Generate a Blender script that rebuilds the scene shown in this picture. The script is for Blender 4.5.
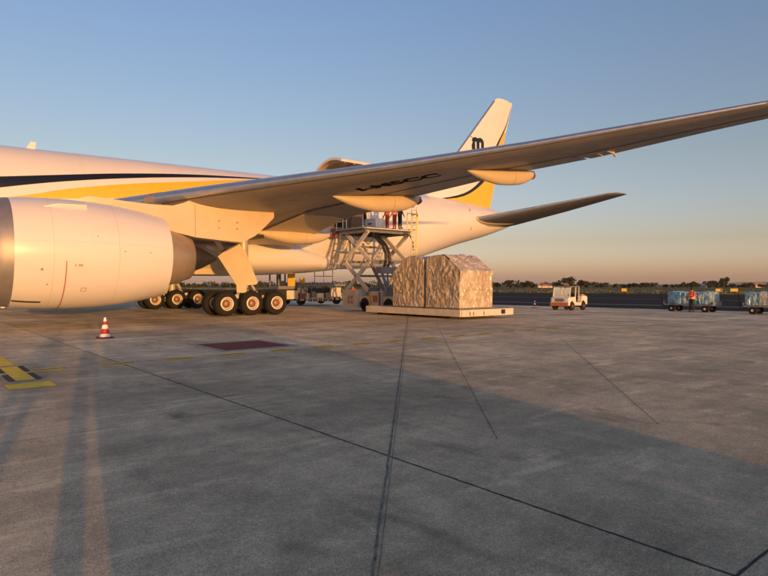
import bpy, bmesh, math, random
import numpy as np
from mathutils import Vector, Matrix
R = math.radians
random.seed(7)
for o in list(bpy.data.objects): bpy.data.objects.remove(o)
sc = bpy.context.scene
COL = sc.collection

# ---------------------------------------------------------------- camera, sky, sun, exposure
PSI, PITCH, FPX = R(39.75), -0.0060, 590.0
cam_d = bpy.data.cameras.new('camera'); cam = bpy.data.objects.new('camera', cam_d); COL.objects.link(cam)
cam.location = (16.9, -35.4, 1.67)
cam.rotation_euler = (math.pi/2 + PITCH, 0, -PSI)
cam_d.sensor_width = 36.0; cam_d.lens = 36.0*FPX/768.0
cam_d.clip_start = 0.05; cam_d.clip_end = 40000
sc.camera = cam
SUN_EL, SUN_AZ = R(3.5), R(13.0)          # light travels towards +Y turned 13 degrees to +X
w = bpy.data.worlds.new('World'); sc.world = w; w.use_nodes = True
nt = w.node_tree; nt.nodes.clear()
sky = nt.nodes.new('ShaderNodeTexSky'); sky.sky_type = 'NISHITA'; sky.sun_disc = False
sky.sun_elevation = SUN_EL; sky.sun_rotation = math.pi + SUN_AZ
sky.air_density = 1.0; sky.dust_density = 1.2; sky.ozone_density = 1.6; sky.altitude = 0
bg = nt.nodes.new('ShaderNodeBackground'); bg.inputs['Strength'].default_value = 0.15
wo = nt.nodes.new('ShaderNodeOutputWorld')
# the same haze tint at every compass bearing: paler and bluer low down
wtc = nt.nodes.new('ShaderNodeTexCoord'); wsep = nt.nodes.new('ShaderNodeSeparateXYZ'); wramp = nt.nodes.new('ShaderNodeValToRGB'); wmix = nt.nodes.new('ShaderNodeVectorMath'); wmix.operation = 'MULTIPLY'
we = wramp.color_ramp.elements; we[0].position = 0.0; we[0].color = (1.5, 1.52, 4.3, 1); we[1].position = 1.0; we[1].color = (0.98, 0.95, 1.15, 1)
for wp, wc in ((0.03, (1.26, 1.24, 2.6)), (0.07, (1.02, 0.90, 1.25)), (0.2, (1.0, 0.86, 0.93)), (0.45, (0.98, 0.95, 1.15))):
    q_ = we.new(wp); q_.color = (*wc, 1)
nt.links.new(wtc.outputs['Generated'], wsep.inputs[0]); nt.links.new(wsep.outputs['Z'], wramp.inputs[0])
nt.links.new(sky.outputs[0], wmix.inputs[0]); nt.links.new(wramp.outputs[0], wmix.inputs[1])
nt.links.new(wmix.outputs[0], bg.inputs[0]); nt.links.new(bg.outputs[0], wo.inputs[0])
sd = bpy.data.lights.new('sun', 'SUN'); sun = bpy.data.objects.new('sun', sd); COL.objects.link(sun)
sd.energy = 2.45; sd.angle = R(0.53); sd.color = (1.0, 0.46, 0.13)
sun.rotation_euler = Vector((math.sin(SUN_AZ)*math.cos(SUN_EL), math.cos(SUN_AZ)*math.cos(SUN_EL), -math.sin(SUN_EL))).to_track_quat('-Z', 'Y').to_euler()
sun.location = (0, -60, 30)
sc.view_settings.view_transform = 'Standard'; sc.view_settings.look = 'None'
sc.view_settings.exposure = 1.0; sc.view_settings.gamma = 1.0
sc.view_settings.use_curve_mapping = False
sc.render.engine = 'CYCLES'

# ---------------------------------------------------------------- materials
MATS = {}
def mat(name, col, rough=0.5, metal=0.0, var=0.12, vscale=3.0, bump=0.0, bscale=60.0, coords='Object', stretch=(1, 1, 1), spec=0.5, coat=0.0, dirt=0.0):
    if name in MATS: return MATS[name]
    m = bpy.data.materials.new(name); m.use_nodes = True; t = m.node_tree; N = t.nodes; L = t.links
    b = N['Principled BSDF']
    tc = N.new('ShaderNodeTexCoord'); mp = N.new('ShaderNodeMapping'); mp.inputs['Scale'].default_value = stretch
    L.new(tc.outputs[coords], mp.inputs[0])
    n1 = N.new('ShaderNodeTexNoise'); n1.inputs['Scale'].default_value = vscale; n1.inputs['Detail'].default_value = 6; n1.inputs['Roughness'].default_value = 0.6
    L.new(mp.outputs[0], n1.inputs['Vector'])
    r = N.new('ShaderNodeMapRange'); r.inputs[1].default_value = 0.3; r.inputs[2].default_value = 0.7
    r.inputs[3].default_value = 1-var; r.inputs[4].default_value = 1+var
    L.new(n1.outputs[0], r.inputs[0])
    mx = N.new('ShaderNodeVectorMath'); mx.operation = 'SCALE'; mx.inputs[0].default_value = col[:3]
    L.new(r.outputs[0], mx.inputs['Scale'])
    cout = mx.outputs[0]
    if dirt:
        n2 = N.new('ShaderNodeTexNoise'); n2.inputs['Scale'].default_value = vscale*0.37; n2.inputs['Detail'].default_value = 8; n2.inputs['Roughness'].default_value = 0.7
        L.new(mp.outputs[0], n2.inputs['Vector'])
        r2 = N.new('ShaderNodeMapRange'); r2.inputs[1].default_value = 0.52; r2.inputs[2].default_value = 0.75; r2.inputs[3].default_value = 0; r2.inputs[4].default_value = dirt
        L.new(n2.outputs[0], r2.inputs[0])
        mix = N.new('ShaderNodeMix'); mix.data_type = 'RGBA'; mix.inputs['B'].default_value = (0.07, 0.055, 0.04, 1)
        L.new(r2.outputs[0], mix.inputs['Factor']); L.new(cout, mix.inputs['A']); cout = mix.outputs['Result']
    L.new(cout, b.inputs['Base Color'])
    rr = N.new('ShaderNodeMapRange'); rr.inputs[3].default_value = max(0.02, rough-0.07); rr.inputs[4].default_value = min(1, rough+0.07)
    L.new(n1.outputs[0], rr.inputs[0]); L.new(rr.outputs[0], b.inputs['Roughness'])
    b.inputs['Metallic'].default_value = metal
    b.inputs['Specular IOR Level'].default_value = spec
    if coat: b.inputs['Coat Weight'].default_value = coat; b.inputs['Coat Roughness'].default_value = 0.08
    if bump:
        n3 = N.new('ShaderNodeTexNoise'); n3.inputs['Scale'].default_value = bscale; n3.inputs['Detail'].default_value = 4
        L.new(mp.outputs[0], n3.inputs['Vector'])
        bp = N.new('ShaderNodeBump'); bp.inputs['Strength'].default_value = bump; bp.inputs['Distance'].default_value = 0.02
        L.new(n3.outputs[0], bp.inputs['Height']); L.new(bp.outputs[0], b.inputs['Normal'])
    MATS[name] = m
    return m

def concrete(name, base=0.70, tint=(1.20, 1.0, 0.67)):
    m = bpy.data.materials.new(name); m.use_nodes = True; t = m.node_tree; N = t.nodes; L = t.links
    b = N['Principled BSDF']; b.inputs['Roughness'].default_value = 0.72; b.inputs['Specular IOR Level'].default_value = 0.4
    ge = N.new('ShaderNodeNewGeometry'); oi = N.new('ShaderNodeObjectInfo')
    def noise(scale, det, rough, mscale=(1, 1, 1), rot=0, off=(0, 0, 0)):
        mp = N.new('ShaderNodeMapping'); mp.inputs['Scale'].default_value = mscale; mp.inputs['Rotation'].default_value = (0, 0, rot); mp.inputs['Location'].default_value = off
        L.new(ge.outputs['Position'], mp.inputs[0])
        n = N.new('ShaderNodeTexNoise'); n.inputs['Scale'].default_value = scale; n.inputs['Detail'].default_value = det; n.inputs['Roughness'].default_value = rough
        L.new(mp.outputs[0], n.inputs['Vector']); return n.outputs[0]
    def mr(x, a, bb, c, d):
        r = N.new('ShaderNodeMapRange'); r.inputs[1].default_value = a; r.inputs[2].default_value = bb; r.inputs[3].default_value = c; r.inputs[4].default_value = d
        L.new(x, r.inputs[0]); return r.outputs[0]
    def mul(a, c):
        q = N.new('ShaderNodeMath'); q.operation = 'MULTIPLY'; L.new(a, q.inputs[0])
        if isinstance(c, float): q.inputs[1].default_value = c
        else: L.new(c, q.inputs[1])
        return q.outputs[0]
    blot = mr(noise(0.40, 9, 0.7), 0.3, 0.7, 0.62, 1.28)
    streak = mr(noise(0.9, 6, 0.6, (1.0, 0.12, 1), R(-12)), 0.35, 0.7, 1.12, 0.82)
    streak2 = mr(noise(0.6, 8, 0.7, (0.12, 1.0, 1), R(9), (5, 2, 0)), 0.38, 0.7, 1.14, 0.74)
    mid = mr(noise(2.6, 9, 0.78), 0.35, 0.68, 0.74, 1.2)
    grain = mr(noise(80, 3, 0.75), 0.32, 0.68, 0.5, 1.5)
    grain2 = mr(noise(26, 6, 0.85), 0.34, 0.66, 0.68, 1.32)
    oil = mr(noise(0.9, 7, 0.62, (1, 0.35, 1), R(30), (11, 4, 0)), 0.60, 0.72, 1.0, 0.5)
    spot = mr(noise(2.1, 2, 0.4, (1, 0.8, 1), R(50), (7, 1, 0)), 0.66, 0.80, 1.0, 0.55)
    scuff = mr(noise(1.7, 6, 0.62, (0.25, 1.0, 1), R(-38), (3, 9, 0)), 0.57, 0.69, 1.0, 1.5)
    obj = mr(oi.outputs['Random'], 0, 1, 0.87, 1.13)
    v = blot
    for q in (streak, streak2, mid, grain, grain2, oil, spot, scuff, obj): v = mul(v, q)
    v = mul(v, float(base))
    sc_ = N.new('ShaderNodeVectorMath'); sc_.operation = 'SCALE'; sc_.inputs[0].default_value = tint; L.new(v, sc_.inputs['Scale'])
    L.new(sc_.outputs[0], b.inputs['Base Color'])
    # relief: worn aggregate
    hb = N.new('ShaderNodeMath'); hb.operation = 'ADD'
    L.new(mul(noise(55, 4, 0.8), 1.0), hb.inputs[0]); L.new(mul(noise(9, 4, 0.7), 2.2), hb.inputs[1])
    bp = N.new('ShaderNodeBump'); bp.inputs['Strength'].default_value = 1.0; bp.inputs['Distance'].default_value = 0.04
    L.new(hb.outputs[0], bp.inputs['Height']); L.new(bp.outputs[0], b.inputs['Normal'])
    MATS[name] = m; return m

M = {}
M['concrete'] = concrete('apron_concrete')
M['sealant'] = mat('joint_sealant', (0.03, 0.03, 0.03), 0.9, var=0.5, vscale=9)
M['crack'] = mat('dark_rubber_trace', (0.17, 0.155, 0.12), 0.95, var=0.75, vscale=12)
M['asphalt'] = mat('taxiway_asphalt', (0.026, 0.020, 0.017), 0.95, var=0.3, vscale=0.25, bump=0.5, bscale=20, spec=0.1)
M['pale_road'] = mat('pale_edge_line', (0.25, 0.24, 0.23), 0.9, var=0.2, vscale=0.3)
M['grass'] = mat('dry_grass', (0.15, 0.125, 0.04), 1.0, var=0.45, vscale=0.08, bump=0.9, bscale=1.5, spec=0.1)
M['leaf'] = mat('tree_leaves', (0.05, 0.055, 0.022), 0.9, var=0.4, vscale=0.2, spec=0.1)
M['bark'] = mat('bark', (0.09, 0.06, 0.04), 0.9)
M['hill'] = mat('far_hill', (0.09, 0.09, 0.06), 1.0, var=0.3, vscale=0.002, spec=0.0)
M['yellow_paint'] = mat('yellow_road_paint', (0.92, 0.58, 0.03), 0.75, var=0.2, vscale=7, coords='Object', dirt=0.18)
M['black_paint'] = mat('black_road_paint', (0.018, 0.018, 0.02), 0.8, var=0.4, vscale=7)
M['maroon_paint'] = mat('maroon_road_paint', (0.17, 0.030, 0.035), 0.85, var=0.35, vscale=5, dirt=0.5)
M['grey_paint'] = mat('pale_road_paint', (0.44, 0.37, 0.28), 0.85, var=0.25, vscale=6, dirt=0.4)
M['white'] = mat('aircraft_white', (0.68, 0.665, 0.65), 0.30, var=0.035, vscale=0.7, coat=0.25, stretch=(0.4, 1, 1))
M['fairing'] = mat('fairing_bounce_tint', (0.56, 0.47, 0.32), 0.42, var=0.06, vscale=0.9, dirt=0.12)  # golden cast of light bounced off the ground is mixed into this colour
M['wing_grey'] = mat('wing_grey', (0.23, 0.205, 0.18), 0.42, var=0.12, vscale=0.9, stretch=(0.3, 1, 1), dirt=0.25)
M['slat'] = mat('polished_slat', (0.52, 0.54, 0.57), 0.30, 0.85, var=0.08, vscale=2)
M['lip'] = mat('inlet_lip_metal', (0.30, 0.29, 0.29), 0.5, 0.6, var=0.08, vscale=3)
M['nozzle'] = mat('nozzle_metal', (0.46, 0.37, 0.29), 0.42, 0.6, var=0.12, vscale=2.5)
M['dark_metal'] = mat('dark_metal', (0.07, 0.065, 0.06), 0.45, 0.7, var=0.2, vscale=4)
M['black'] = mat('livery_black', (0.008, 0.008, 0.010), 0.30, var=0.1, coat=0.2)
M['yellow'] = mat('livery_yellow', (0.74, 0.45, 0.025), 0.32, var=0.05, coat=0.2)
M['faint_line'] = mat('faint_panel_line', (0.62, 0.55, 0.48), 0.5)
M['line'] = mat('panel_line', (0.30, 0.22, 0.17), 0.6)
M['red'] = mat('warning_red', (0.42, 0.05, 0.03), 0.5)
M['tyre'] = mat('tyre_rubber', (0.009, 0.0085, 0.0085), 0.85, var=0.35, vscale=5, bump=0.3, bscale=30)
M['rim'] = mat('rim_pale', (0.62, 0.60, 0.57), 0.45, 0.2, var=0.1, vscale=8)
M['hub'] = mat('hub_rust', (0.28, 0.16, 0.10), 0.5, 0.5, var=0.25, vscale=10)
M['gear'] = mat('gear_grey', (0.45, 0.44, 0.42), 0.45, 0.2, var=0.15, vscale=5, dirt=0.3)
M['cream'] = mat('loader_cream', (0.60, 0.57, 0.50), 0.5, var=0.12, vscale=3, dirt=0.35)
M['gse_white'] = mat('vehicle_white', (0.70, 0.68, 0.63), 0.45, var=0.10, vscale=3, dirt=0.45)
M['gse_grey'] = mat('machine_grey', (0.20, 0.21, 0.22), 0.5, 0.2, var=0.2, vscale=5)
M['gse_black'] = mat('machine_black', (0.02, 0.02, 0.022), 0.55, var=0.3, vscale=5)
M['gse_yellow'] = mat('machine_yellow', (0.70, 0.42, 0.03), 0.5, var=0.12, vscale=4, dirt=0.25)
M['roller'] = mat('roller_steel', (0.36, 0.35, 0.34), 0.4, 0.8, var=0.2, vscale=8)
M['orange'] = mat('orange_brown_panel', (0.42, 0.16, 0.05), 0.5, var=0.2, vscale=5)
M['hivis'] = mat('hivis_orange', (0.85, 0.12, 0.03), 0.7, var=0.12, vscale=9)
M['dark_cloth'] = mat('dark_trousers', (0.025, 0.027, 0.035), 0.9, var=0.3, vscale=9)
M['red_cloth'] = mat('red_trousers', (0.35, 0.05, 0.04), 0.9, var=0.2, vscale=9)
M['skin'] = mat('skin', (0.45, 0.26, 0.18), 0.6, var=0.08, vscale=9)
M['hair'] = mat('dark_hair', (0.02, 0.015, 0.012), 0.7)
M['reflect'] = mat('reflective_band', (0.75, 0.75, 0.72), 0.35)
M['cone_red'] = mat('cone_red', (0.40, 0.022, 0.02), 0.5, var=0.15, vscale=9)
M['cone_white'] = mat('cone_white', (0.85, 0.83, 0.80), 0.4, var=0.1, vscale=9)
M['cone_base'] = mat('cone_base_rubber', (0.16, 0.015, 0.015), 0.7)
M['interior'] = mat('hold_lining', (0.13, 0.095, 0.06), 0.8, var=0.25, vscale=2)
M['door_lining'] = mat('door_lining', (0.50, 0.36, 0.18), 0.65, var=0.15, vscale=2)
M['sign_yellow'] = mat('taxi_sign_yellow', (0.50, 0.31, 0.03), 0.6)
M['ladder_yellow'] = mat('ladder_yellow', (0.75, 0.62, 0.22), 0.5, var=0.12, vscale=6, dirt=0.2)
M['strap'] = mat('net_strap', (0.42, 0.36, 0.28), 0.7, var=0.2, vscale=8)
M['red_dull'] = mat('dull_red', (0.22, 0.07, 0.06), 0.6, var=0.2, vscale=6)
M['roof_tile'] = mat('far_roof', (0.45, 0.22, 0.13), 0.9)
M['far_wall'] = mat('far_wall', (0.55, 0.50, 0.45), 0.9)
g = bpy.data.materials.new('window_glass'); g.use_nodes = True
gb = g.node_tree.nodes['Principled BSDF']; gb.inputs['Base Color'].default_value = (0.9, 0.95, 0.95, 1); gb.inputs['Transmission Weight'].default_value = 1.0; gb.inputs['Roughness'].default_value = 0.03; gb.inputs['IOR'].default_value = 1.1
M['glass'] = g

def wrap_mat(name, cols, scale, rough=0.28, stretch=(1, 1, 1), fold=0.8, boxes=None):
    """crumpled plastic film over cargo: colour patches, creases and shine"""
    m = bpy.data.materials.new(name); m.use_nodes = True; t = m.node_tree; N = t.nodes; L = t.links
    b = N['Principled BSDF']; b.inputs['Roughness'].default_value = rough; b.inputs['Coat Weight'].default_value = 0.9; b.inputs['Coat Roughness'].default_value = 0.15
    tc = N.new('ShaderNodeTexCoord')
    def nz(sc_, det, dist, st_, rot=(0, 0, 0)):
        mp = N.new('ShaderNodeMapping'); mp.inputs['Scale'].default_value = st_; mp.inputs['Rotation'].default_value = rot; L.new(tc.outputs['Object'], mp.inputs[0])
        n = N.new('ShaderNodeTexNoise'); n.inputs['Scale'].default_value = sc_; n.inputs['Detail'].default_value = det; n.inputs['Roughness'].default_value = 0.68; n.inputs['Distortion'].default_value = dist
        L.new(mp.outputs[0], n.inputs['Vector']); return n.outputs[0]
    base = nz(scale*0.8, 5, 1.0, stretch)
    cr = N.new('ShaderNodeValToRGB'); e = cr.color_ramp.elements
    e[0].position = 0.3; e[0].color = (*cols[0], 1); e[1].position = 0.7; e[1].color = (*cols[-1], 1)
    for i, c in enumerate(cols[1:-1]):
        x = e.new(0.3+0.4*(i+1)/(len(cols)-1)); x.color = (*c, 1)
    L.new(base, cr.inputs[0]); under = cr.outputs[0]
    if boxes:      # cartons showing through the film
        sp = N.new('ShaderNodeSeparateXYZ'); L.new(tc.outputs['Object'], sp.inputs[0]); ad0 = N.new('ShaderNodeMath'); ad0.operation = 'ADD'; L.new(sp.outputs['X'], ad0.inputs[0]); L.new(sp.outputs['Y'], ad0.inputs[1])
        cb = N.new('ShaderNodeCombineXYZ'); L.new(ad0.outputs[0], cb.inputs['X']); L.new(sp.outputs['Z'], cb.inputs['Y'])
        br = N.new('ShaderNodeTexBrick'); br.inputs['Scale'].default_value = 1.0; br.inputs['Brick Width'].default_value = boxes[0]; br.inputs['Row Height'].default_value = boxes[1]; br.inputs['Mortar Size'].default_value = 0.018; br.inputs['Mortar Smooth'].default_value = 0.6
        br.inputs['Color1'].default_value = (*cols[0], 1); br.inputs['Color2'].default_value = (*cols[1], 1); br.inputs['Mortar'].default_value = (0.07, 0.045, 0.03, 1); L.new(cb.outputs[0], br.inputs['Vector'])
        mb_ = N.new('ShaderNodeMix'); mb_.data_type = 'RGBA'; mb_.inputs['Factor'].default_value = 0.28; L.new(under, mb_.inputs['A']); L.new(br.outputs['Color'], mb_.inputs['B']); under = mb_.outputs['Result']
    # pale film gathers along creases: thin ridges at two slants
    def ridge(a):
        q = N.new('ShaderNodeMath'); q.operation = 'SUBTRACT'; L.new(a, q.inputs[0]); q.inputs[1].default_value = 0.5
        ab = N.new('ShaderNodeMath'); ab.operation = 'ABSOLUTE'; L.new(q.outputs[0], ab.inputs[0])
        r = N.new('ShaderNodeMapRange'); r.inputs[1].default_value = 0.0; r.inputs[2].default_value = 0.045; r.inputs[3].default_value = 1.0; r.inputs[4].default_value = 0.0; L.new(ab.outputs[0], r.inputs[0]); return r.outputs[0]
    r1 = ridge(nz(scale*0.9, 1.5, 0.3, (1, 1, 0.3), (R(32), 0, R(10)))); r2 = ridge(nz(scale*1.0, 1.5, 0.3, (1, 1, 0.35), (R(-38), R(10), 0)))
    mxr = N.new('ShaderNodeMath'); mxr.operation = 'MAXIMUM'; L.new(r1, mxr.inputs[0]); L.new(r2, mxr.inputs[1])
    mf = N.new('ShaderNodeMath'); mf.operation = 'MULTIPLY'; mf.inputs[1].default_value = 0.55; L.new(mxr.outputs[0], mf.inputs[0])
    mix = N.new('ShaderNodeMix'); mix.data_type = 'RGBA'; mix.inputs['B'].default_value = (0.72, 0.68, 0.60, 1); L.new(mf.outputs[0], mix.inputs['Factor']); L.new(under, mix.inputs['A']); L.new(mix.outputs['Result'], b.inputs['Base Color'])
    ad = N.new('ShaderNodeMath'); ad.operation = 'ADD'; L.new(mxr.outputs[0], ad.inputs[0]); L.new(nz(scale*1.2, 2, 0.8, stretch), ad.inputs[1])
    bp = N.new('ShaderNodeBump'); bp.inputs['Strength'].default_value = fold; bp.inputs['Distance'].default_value = 0.06
    L.new(ad.outputs[0], bp.inputs['Height']); L.new(bp.outputs[0], b.inputs['Normal'])
    M[name] = m
wrap_mat('film_brown', [(0.26, 0.19, 0.12), (0.58, 0.50, 0.38), (0.40, 0.31, 0.22), (0.68, 0.63, 0.53)], 1.5, 0.2, (1, 1, 0.6), 0.5, (0.62, 0.46))
wrap_mat('film_blue', [(0.02, 0.07, 0.13), (0.04, 0.26, 0.42), (0.16, 0.46, 0.60), (0.60, 0.68, 0.70)], 2.6)
wrap_mat('film_white', [(0.07, 0.12, 0.10), (0.55, 0.56, 0.52), (0.18, 0.30, 0.22), (0.66, 0.66, 0.64)], 3.0)

# ---------------------------------------------------------------- mesh helpers
class MB:
    def __init__(s): s.v = []; s.f = []; s.mi = []; s.cur = 0
    def add(s, vs, fs):
        k = len(s.v); s.v += [tuple(map(float, p)) for p in vs]; s.f += [tuple(i+k for i in f) for f in fs]; s.mi += [s.cur]*len(fs); return s
    def box(s, c, d, rz=0.0, rx=0.0, taper=1.0):
        hx, hy, hz = d[0]/2, d[1]/2, d[2]/2
        m = Matrix.Rotation(rz, 3, 'Z') @ Matrix.Rotation(rx, 3, 'X')
        vs = []
        for z in (-hz, hz):
            t = taper if z > 0 else 1
            for x, y in ((-hx, -hy), (hx, -hy), (hx, hy), (-hx, hy)): vs.append(m @ Vector((x*t, y*t, z)) + Vector(c))
        return s.add(vs, [(3, 2, 1, 0), (4, 5, 6, 7), (0, 1, 5, 4), (1, 2, 6, 5), (2, 3, 7, 6), (3, 0, 4, 7)])
    def bb(s, x0, x1, y0, y1, z0, z1): return s.box(((x0+x1)/2, (y0+y1)/2, (z0+z1)/2), (abs(x1-x0), abs(y1-y0), abs(z1-z0)))
    def beam(s, a, b, w, h):
        a, b = Vector(a), Vector(b); d = (b-a).normalized()
        u = Vector((0, 0, 1)) if abs(d.z) < 0.95 else Vector((1, 0, 0))
        sd_ = d.cross(u).normalized()*(w/2); up = sd_.cross(d).normalized()*(h/2)
        vs = [p+i*sd_+j*up for p in (a, b) for i, j in ((-1, -1), (1, -1), (1, 1), (-1, 1))]
        return s.add(vs, [(0, 1, 2, 3), (7, 6, 5, 4), (0, 4, 5, 1), (1, 5, 6, 2), (2, 6, 7, 3), (3, 7, 4, 0)])
    def tube(s, a, b, r, n=10, r2=None):
        a, b = Vector(a), Vector(b); d = (b-a).normalized(); r2 = r if r2 is None else r2
        u = d.orthogonal().normalized(); v = d.cross(u)
        ring = [(math.cos(2*math.pi*i/n), math.sin(2*math.pi*i/n)) for i in range(n)]
        vs = [a+r*(c*u+q*v) for c, q in ring]+[b+r2*(c*u+q*v) for c, q in ring]
        return s.add(vs, [(i, (i+1) % n, n+(i+1) % n, n+i) for i in range(n)]+[tuple(range(n-1, -1, -1)), tuple(range(n, 2*n))])
    def path(s, pts, r, n=8):
        for a, b in zip(pts[:-1], pts[1:]): s.tube(a, b, r, n)
        return s
    def loft(s, rings, closed=True, cap=True):
        n = len(rings[0]); vs = [p for q in rings for p in q]; fs = []
        for i in range(len(rings)-1):
            for j in range(n if closed else n-1):
                a = i*n+j; b = i*n+(j+1) % n; fs.append((a, b, b+n, a+n))
        if cap and closed: fs += [tuple(range(n-1, -1, -1)), tuple(range((len(rings)-1)*n, len(rings)*n))]
        return s.add(vs, fs)
    def lathe(s, prof, c, axis='X', n=48, cap=False):
        rings = []
        for t, r in prof:
            q = []
            for i in range(n):
                a = 2*math.pi*i/n; p, w_ = r*math.cos(a), r*math.sin(a)
                q.append({'X': (c[0]+t, c[1]+p, c[2]+w_), 'Y': (c[0]+w_, c[1]+t, c[2]+p), 'Z': (c[0]+p, c[1]+w_, c[2]+t)}[axis])
            rings.append(q)
        return s.loft(rings, True, cap)
    def prism(s, poly, a, b, plane='XZ'):
        f = {'XZ': lambda p, t: (p[0], t, p[1]), 'YZ': lambda p, t: (t, p[0], p[1]), 'XY': lambda p, t: (p[0], p[1], t)}[plane]
        n = len(poly)
        return s.add([f(p, a) for p in poly]+[f(p, b) for p in poly], [tuple(range(n)), tuple(range(2*n-1, n-1, -1))]+[((i+1) % n, i, n+i, n+(i+1) % n) for i in range(n)])
    def quad(s, x0, x1, y0, y1, z): return s.add([(x0, y0, z), (x1, y0, z), (x1, y1, z), (x0, y1, z)], [(0, 1, 2, 3)])
    def build(s, name, m, parent=None, smooth=35, bevel=0, recalc=True):
        me = bpy.data.meshes.new(name); me.from_pydata(s.v, [], s.f)
        for x in (m if isinstance(m, (list, tuple)) else [m]): me.materials.append(M[x] if isinstance(x, str) else x)
        for p, i in zip(me.polygons, s.mi): p.material_index = i
        if recalc:
            bm = bmesh.new(); bm.from_mesh(me); bmesh.ops.recalc_face_normals(bm, faces=bm.faces); bm.to_mesh(me); bm.free()
        if smooth:
            for p in me.polygons: p.use_smooth = True
            me.set_sharp_from_angle(angle=R(smooth))
        o = bpy.data.objects.new(name, me); COL.objects.link(o)
        if parent: o.parent = parent
        if bevel:
            bv = o.modifiers.new('bevel', 'BEVEL'); bv.width = bevel; bv.segments = 2; bv.limit_method = 'ANGLE'; bv.angle_limit = R(40)
        return o
def tag(o, label=None, cat=None, group=None, kind=None):
    if label: o['label'] = label
    if cat: o['category'] = cat
    if group: o['group'] = group
    if kind: o['kind'] = kind
    return o
def empty(name, loc, label, cat, group=None, rz=0.0):
    o = bpy.data.objects.new(name, None); COL.objects.link(o); o.location = loc; o.rotation_euler = (0, 0, rz); o.empty_display_size = 0.2
    return tag(o, label, cat, group)
def copy_tree(o, parent=None):
    c = o.copy(); COL.objects.link(c); c.parent = parent
    for ch in list(o.children): copy_tree(ch, c)
    return c
def interp(xs, ys, x):
    """smooth monotone interpolation"""
    n = len(xs)
    if x <= xs[0]: return ys[0]
    if x >= xs[-1]: return ys[-1]
    h = [xs[i+1]-xs[i] for i in range(n-1)]; d = [(ys[i+1]-ys[i])/h[i] for i in range(n-1)]
    ms = [d[0]]+[0 if d[i-1]*d[i] <= 0 else 2*d[i-1]*d[i]/(d[i-1]+d[i]) for i in range(1, n-1)]+[d[-1]]
    i = max(k for k in range(n-1) if xs[k] <= x); t = (x-xs[i])/h[i]
    return (2*t**3-3*t*t+1)*ys[i]+(t**3-2*t*t+t)*h[i]*ms[i]+(-2*t**3+3*t*t)*ys[i+1]+(t**3-t*t)*h[i]*ms[i+1]
def ground_z(x):                                    # the apron drains away behind the aircraft
    return 0.0 if x <= 38.6 else (-0.36 if x >= 62.6 else -0.015*(x-38.6))

# ---------------------------------------------------------------- ground
ea = math.atan(0.168); en = (math.cos(ea), math.sin(ea)); et = (-math.sin(ea), math.cos(ea))   # apron edge: s = x*en0 + y*en1
def st(s_, t_): return (s_*en[0]+t_*et[0], s_*en[1]+t_*et[1])
b = MB()
rad = 9000
rings = [[(rad*k*math.cos(a)+16, rad*k*math.sin(a)-35, -0.42) for a in [2*math.pi*i/64 for i in range(64)]] for k in (1.0, 0.1)]
b.loft(rings, True, False); b.add(rings[1], [tuple(range(64))])
tag(b.build('grass_field', 'grass', smooth=0), kind='structure')
b = MB(); q = [st(61.3, -260), st(146, -260), st(146, 520), st(61.3, 520)]
b.add([(x, y, -0.372) for x, y in q], [(0, 1, 2, 3)])
tag(b.build('taxiway', 'asphalt', smooth=0), kind='structure')
b = MB()
for s0, s1, zz in ((71.5, 72.6, -0.368), (97, 97.6, -0.368)):
    q = [st(s0, -260), st(s1, -260), st(s1, 520), st(s0, 520)]; b.add([(x, y, zz) for x, y in q], [(0, 1, 2, 3)])
tag(b.build('taxiway_line', 'pale_road', smooth=0), kind='structure')
# apron: base sheet, then concrete slabs with sealed joints
GX0, GY0, SL = 20.6, -34.1, 6.0
b = MB(); xs = [-160, 38.6]+[38.6+3*i for i in range(1, 9)]
def edge_x(y): return (61.3-y*en[1])/en[0]
ys = [-160, -60, 40, 200]
for y0, y1 in zip(ys[:-1], ys[1:]):
    X0 = xs+[edge_x(y0)]; X1 = xs+[edge_x(y1)]
    X0 = [min(x, edge_x(y0)) for x in X0]; X1 = [min(x, edge_x(y1)) for x in X1]
    n = len(X0)
    b.add([(x, y0, ground_z(x)-0.012) for x in X0]+[(x, y1, ground_z(x)-0.012) for x in X1], [(i, i+1, n+i+1, n+i) for i in range(n-1)])
apron = tag(b.build('apron', 'concrete', smooth=0), kind='structure')
slab_me = {}
gaps_x = {0: 0.010}; gaps_y = {0: 0.008, 1: 0.004}
seal = MB(); crackline = MB()
for i in range(-6, 7):
    for j in range(-3, 11):
        x0, x1 = GX0+SL*i, GX0+SL*(i+1); y0, y1 = GY0+SL*j, GY0+SL*(j+1)
        if x1*en[0]+y1*en[1] > 60.8: continue
        a0, a1 = gaps_x.get(i, 0.004), gaps_x.get(i+1, 0.004); c0, c1 = gaps_y.get(j, 0.004), gaps_y.get(j+1, 0.004)
        z0, z1 = ground_z(x0), ground_z(x1)
        key = (a0, a1, c0, c1, z0-z1)
        if key not in slab_me:
            mb = MB(); X = (a0, SL-a1); Y = (c0, SL-c1); Z = (0, z1-z0); nb = 24
            top = [(X[0], Y[0], Z[0]), (X[1], Y[0], Z[1]), (X[1], Y[1], Z[1]), (X[0], Y[1], Z[0])]
            low = [(p[0], p[1], p[2]-0.02) for p in top]
            mb.add(top+low, [(0, 1, 2, 3), (0, 4, 5, 1), (1, 5, 6, 2), (2, 6, 7, 3), (3, 7, 4, 0)])
            o = mb.build('slab', 'concrete', apron, smooth=0); slab_me[key] = o.data
        else:
            o = bpy.data.objects.new('slab', slab_me[key]); COL.objects.link(o); o.parent = apron
        o.location = (x0, y0, z0)
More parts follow.
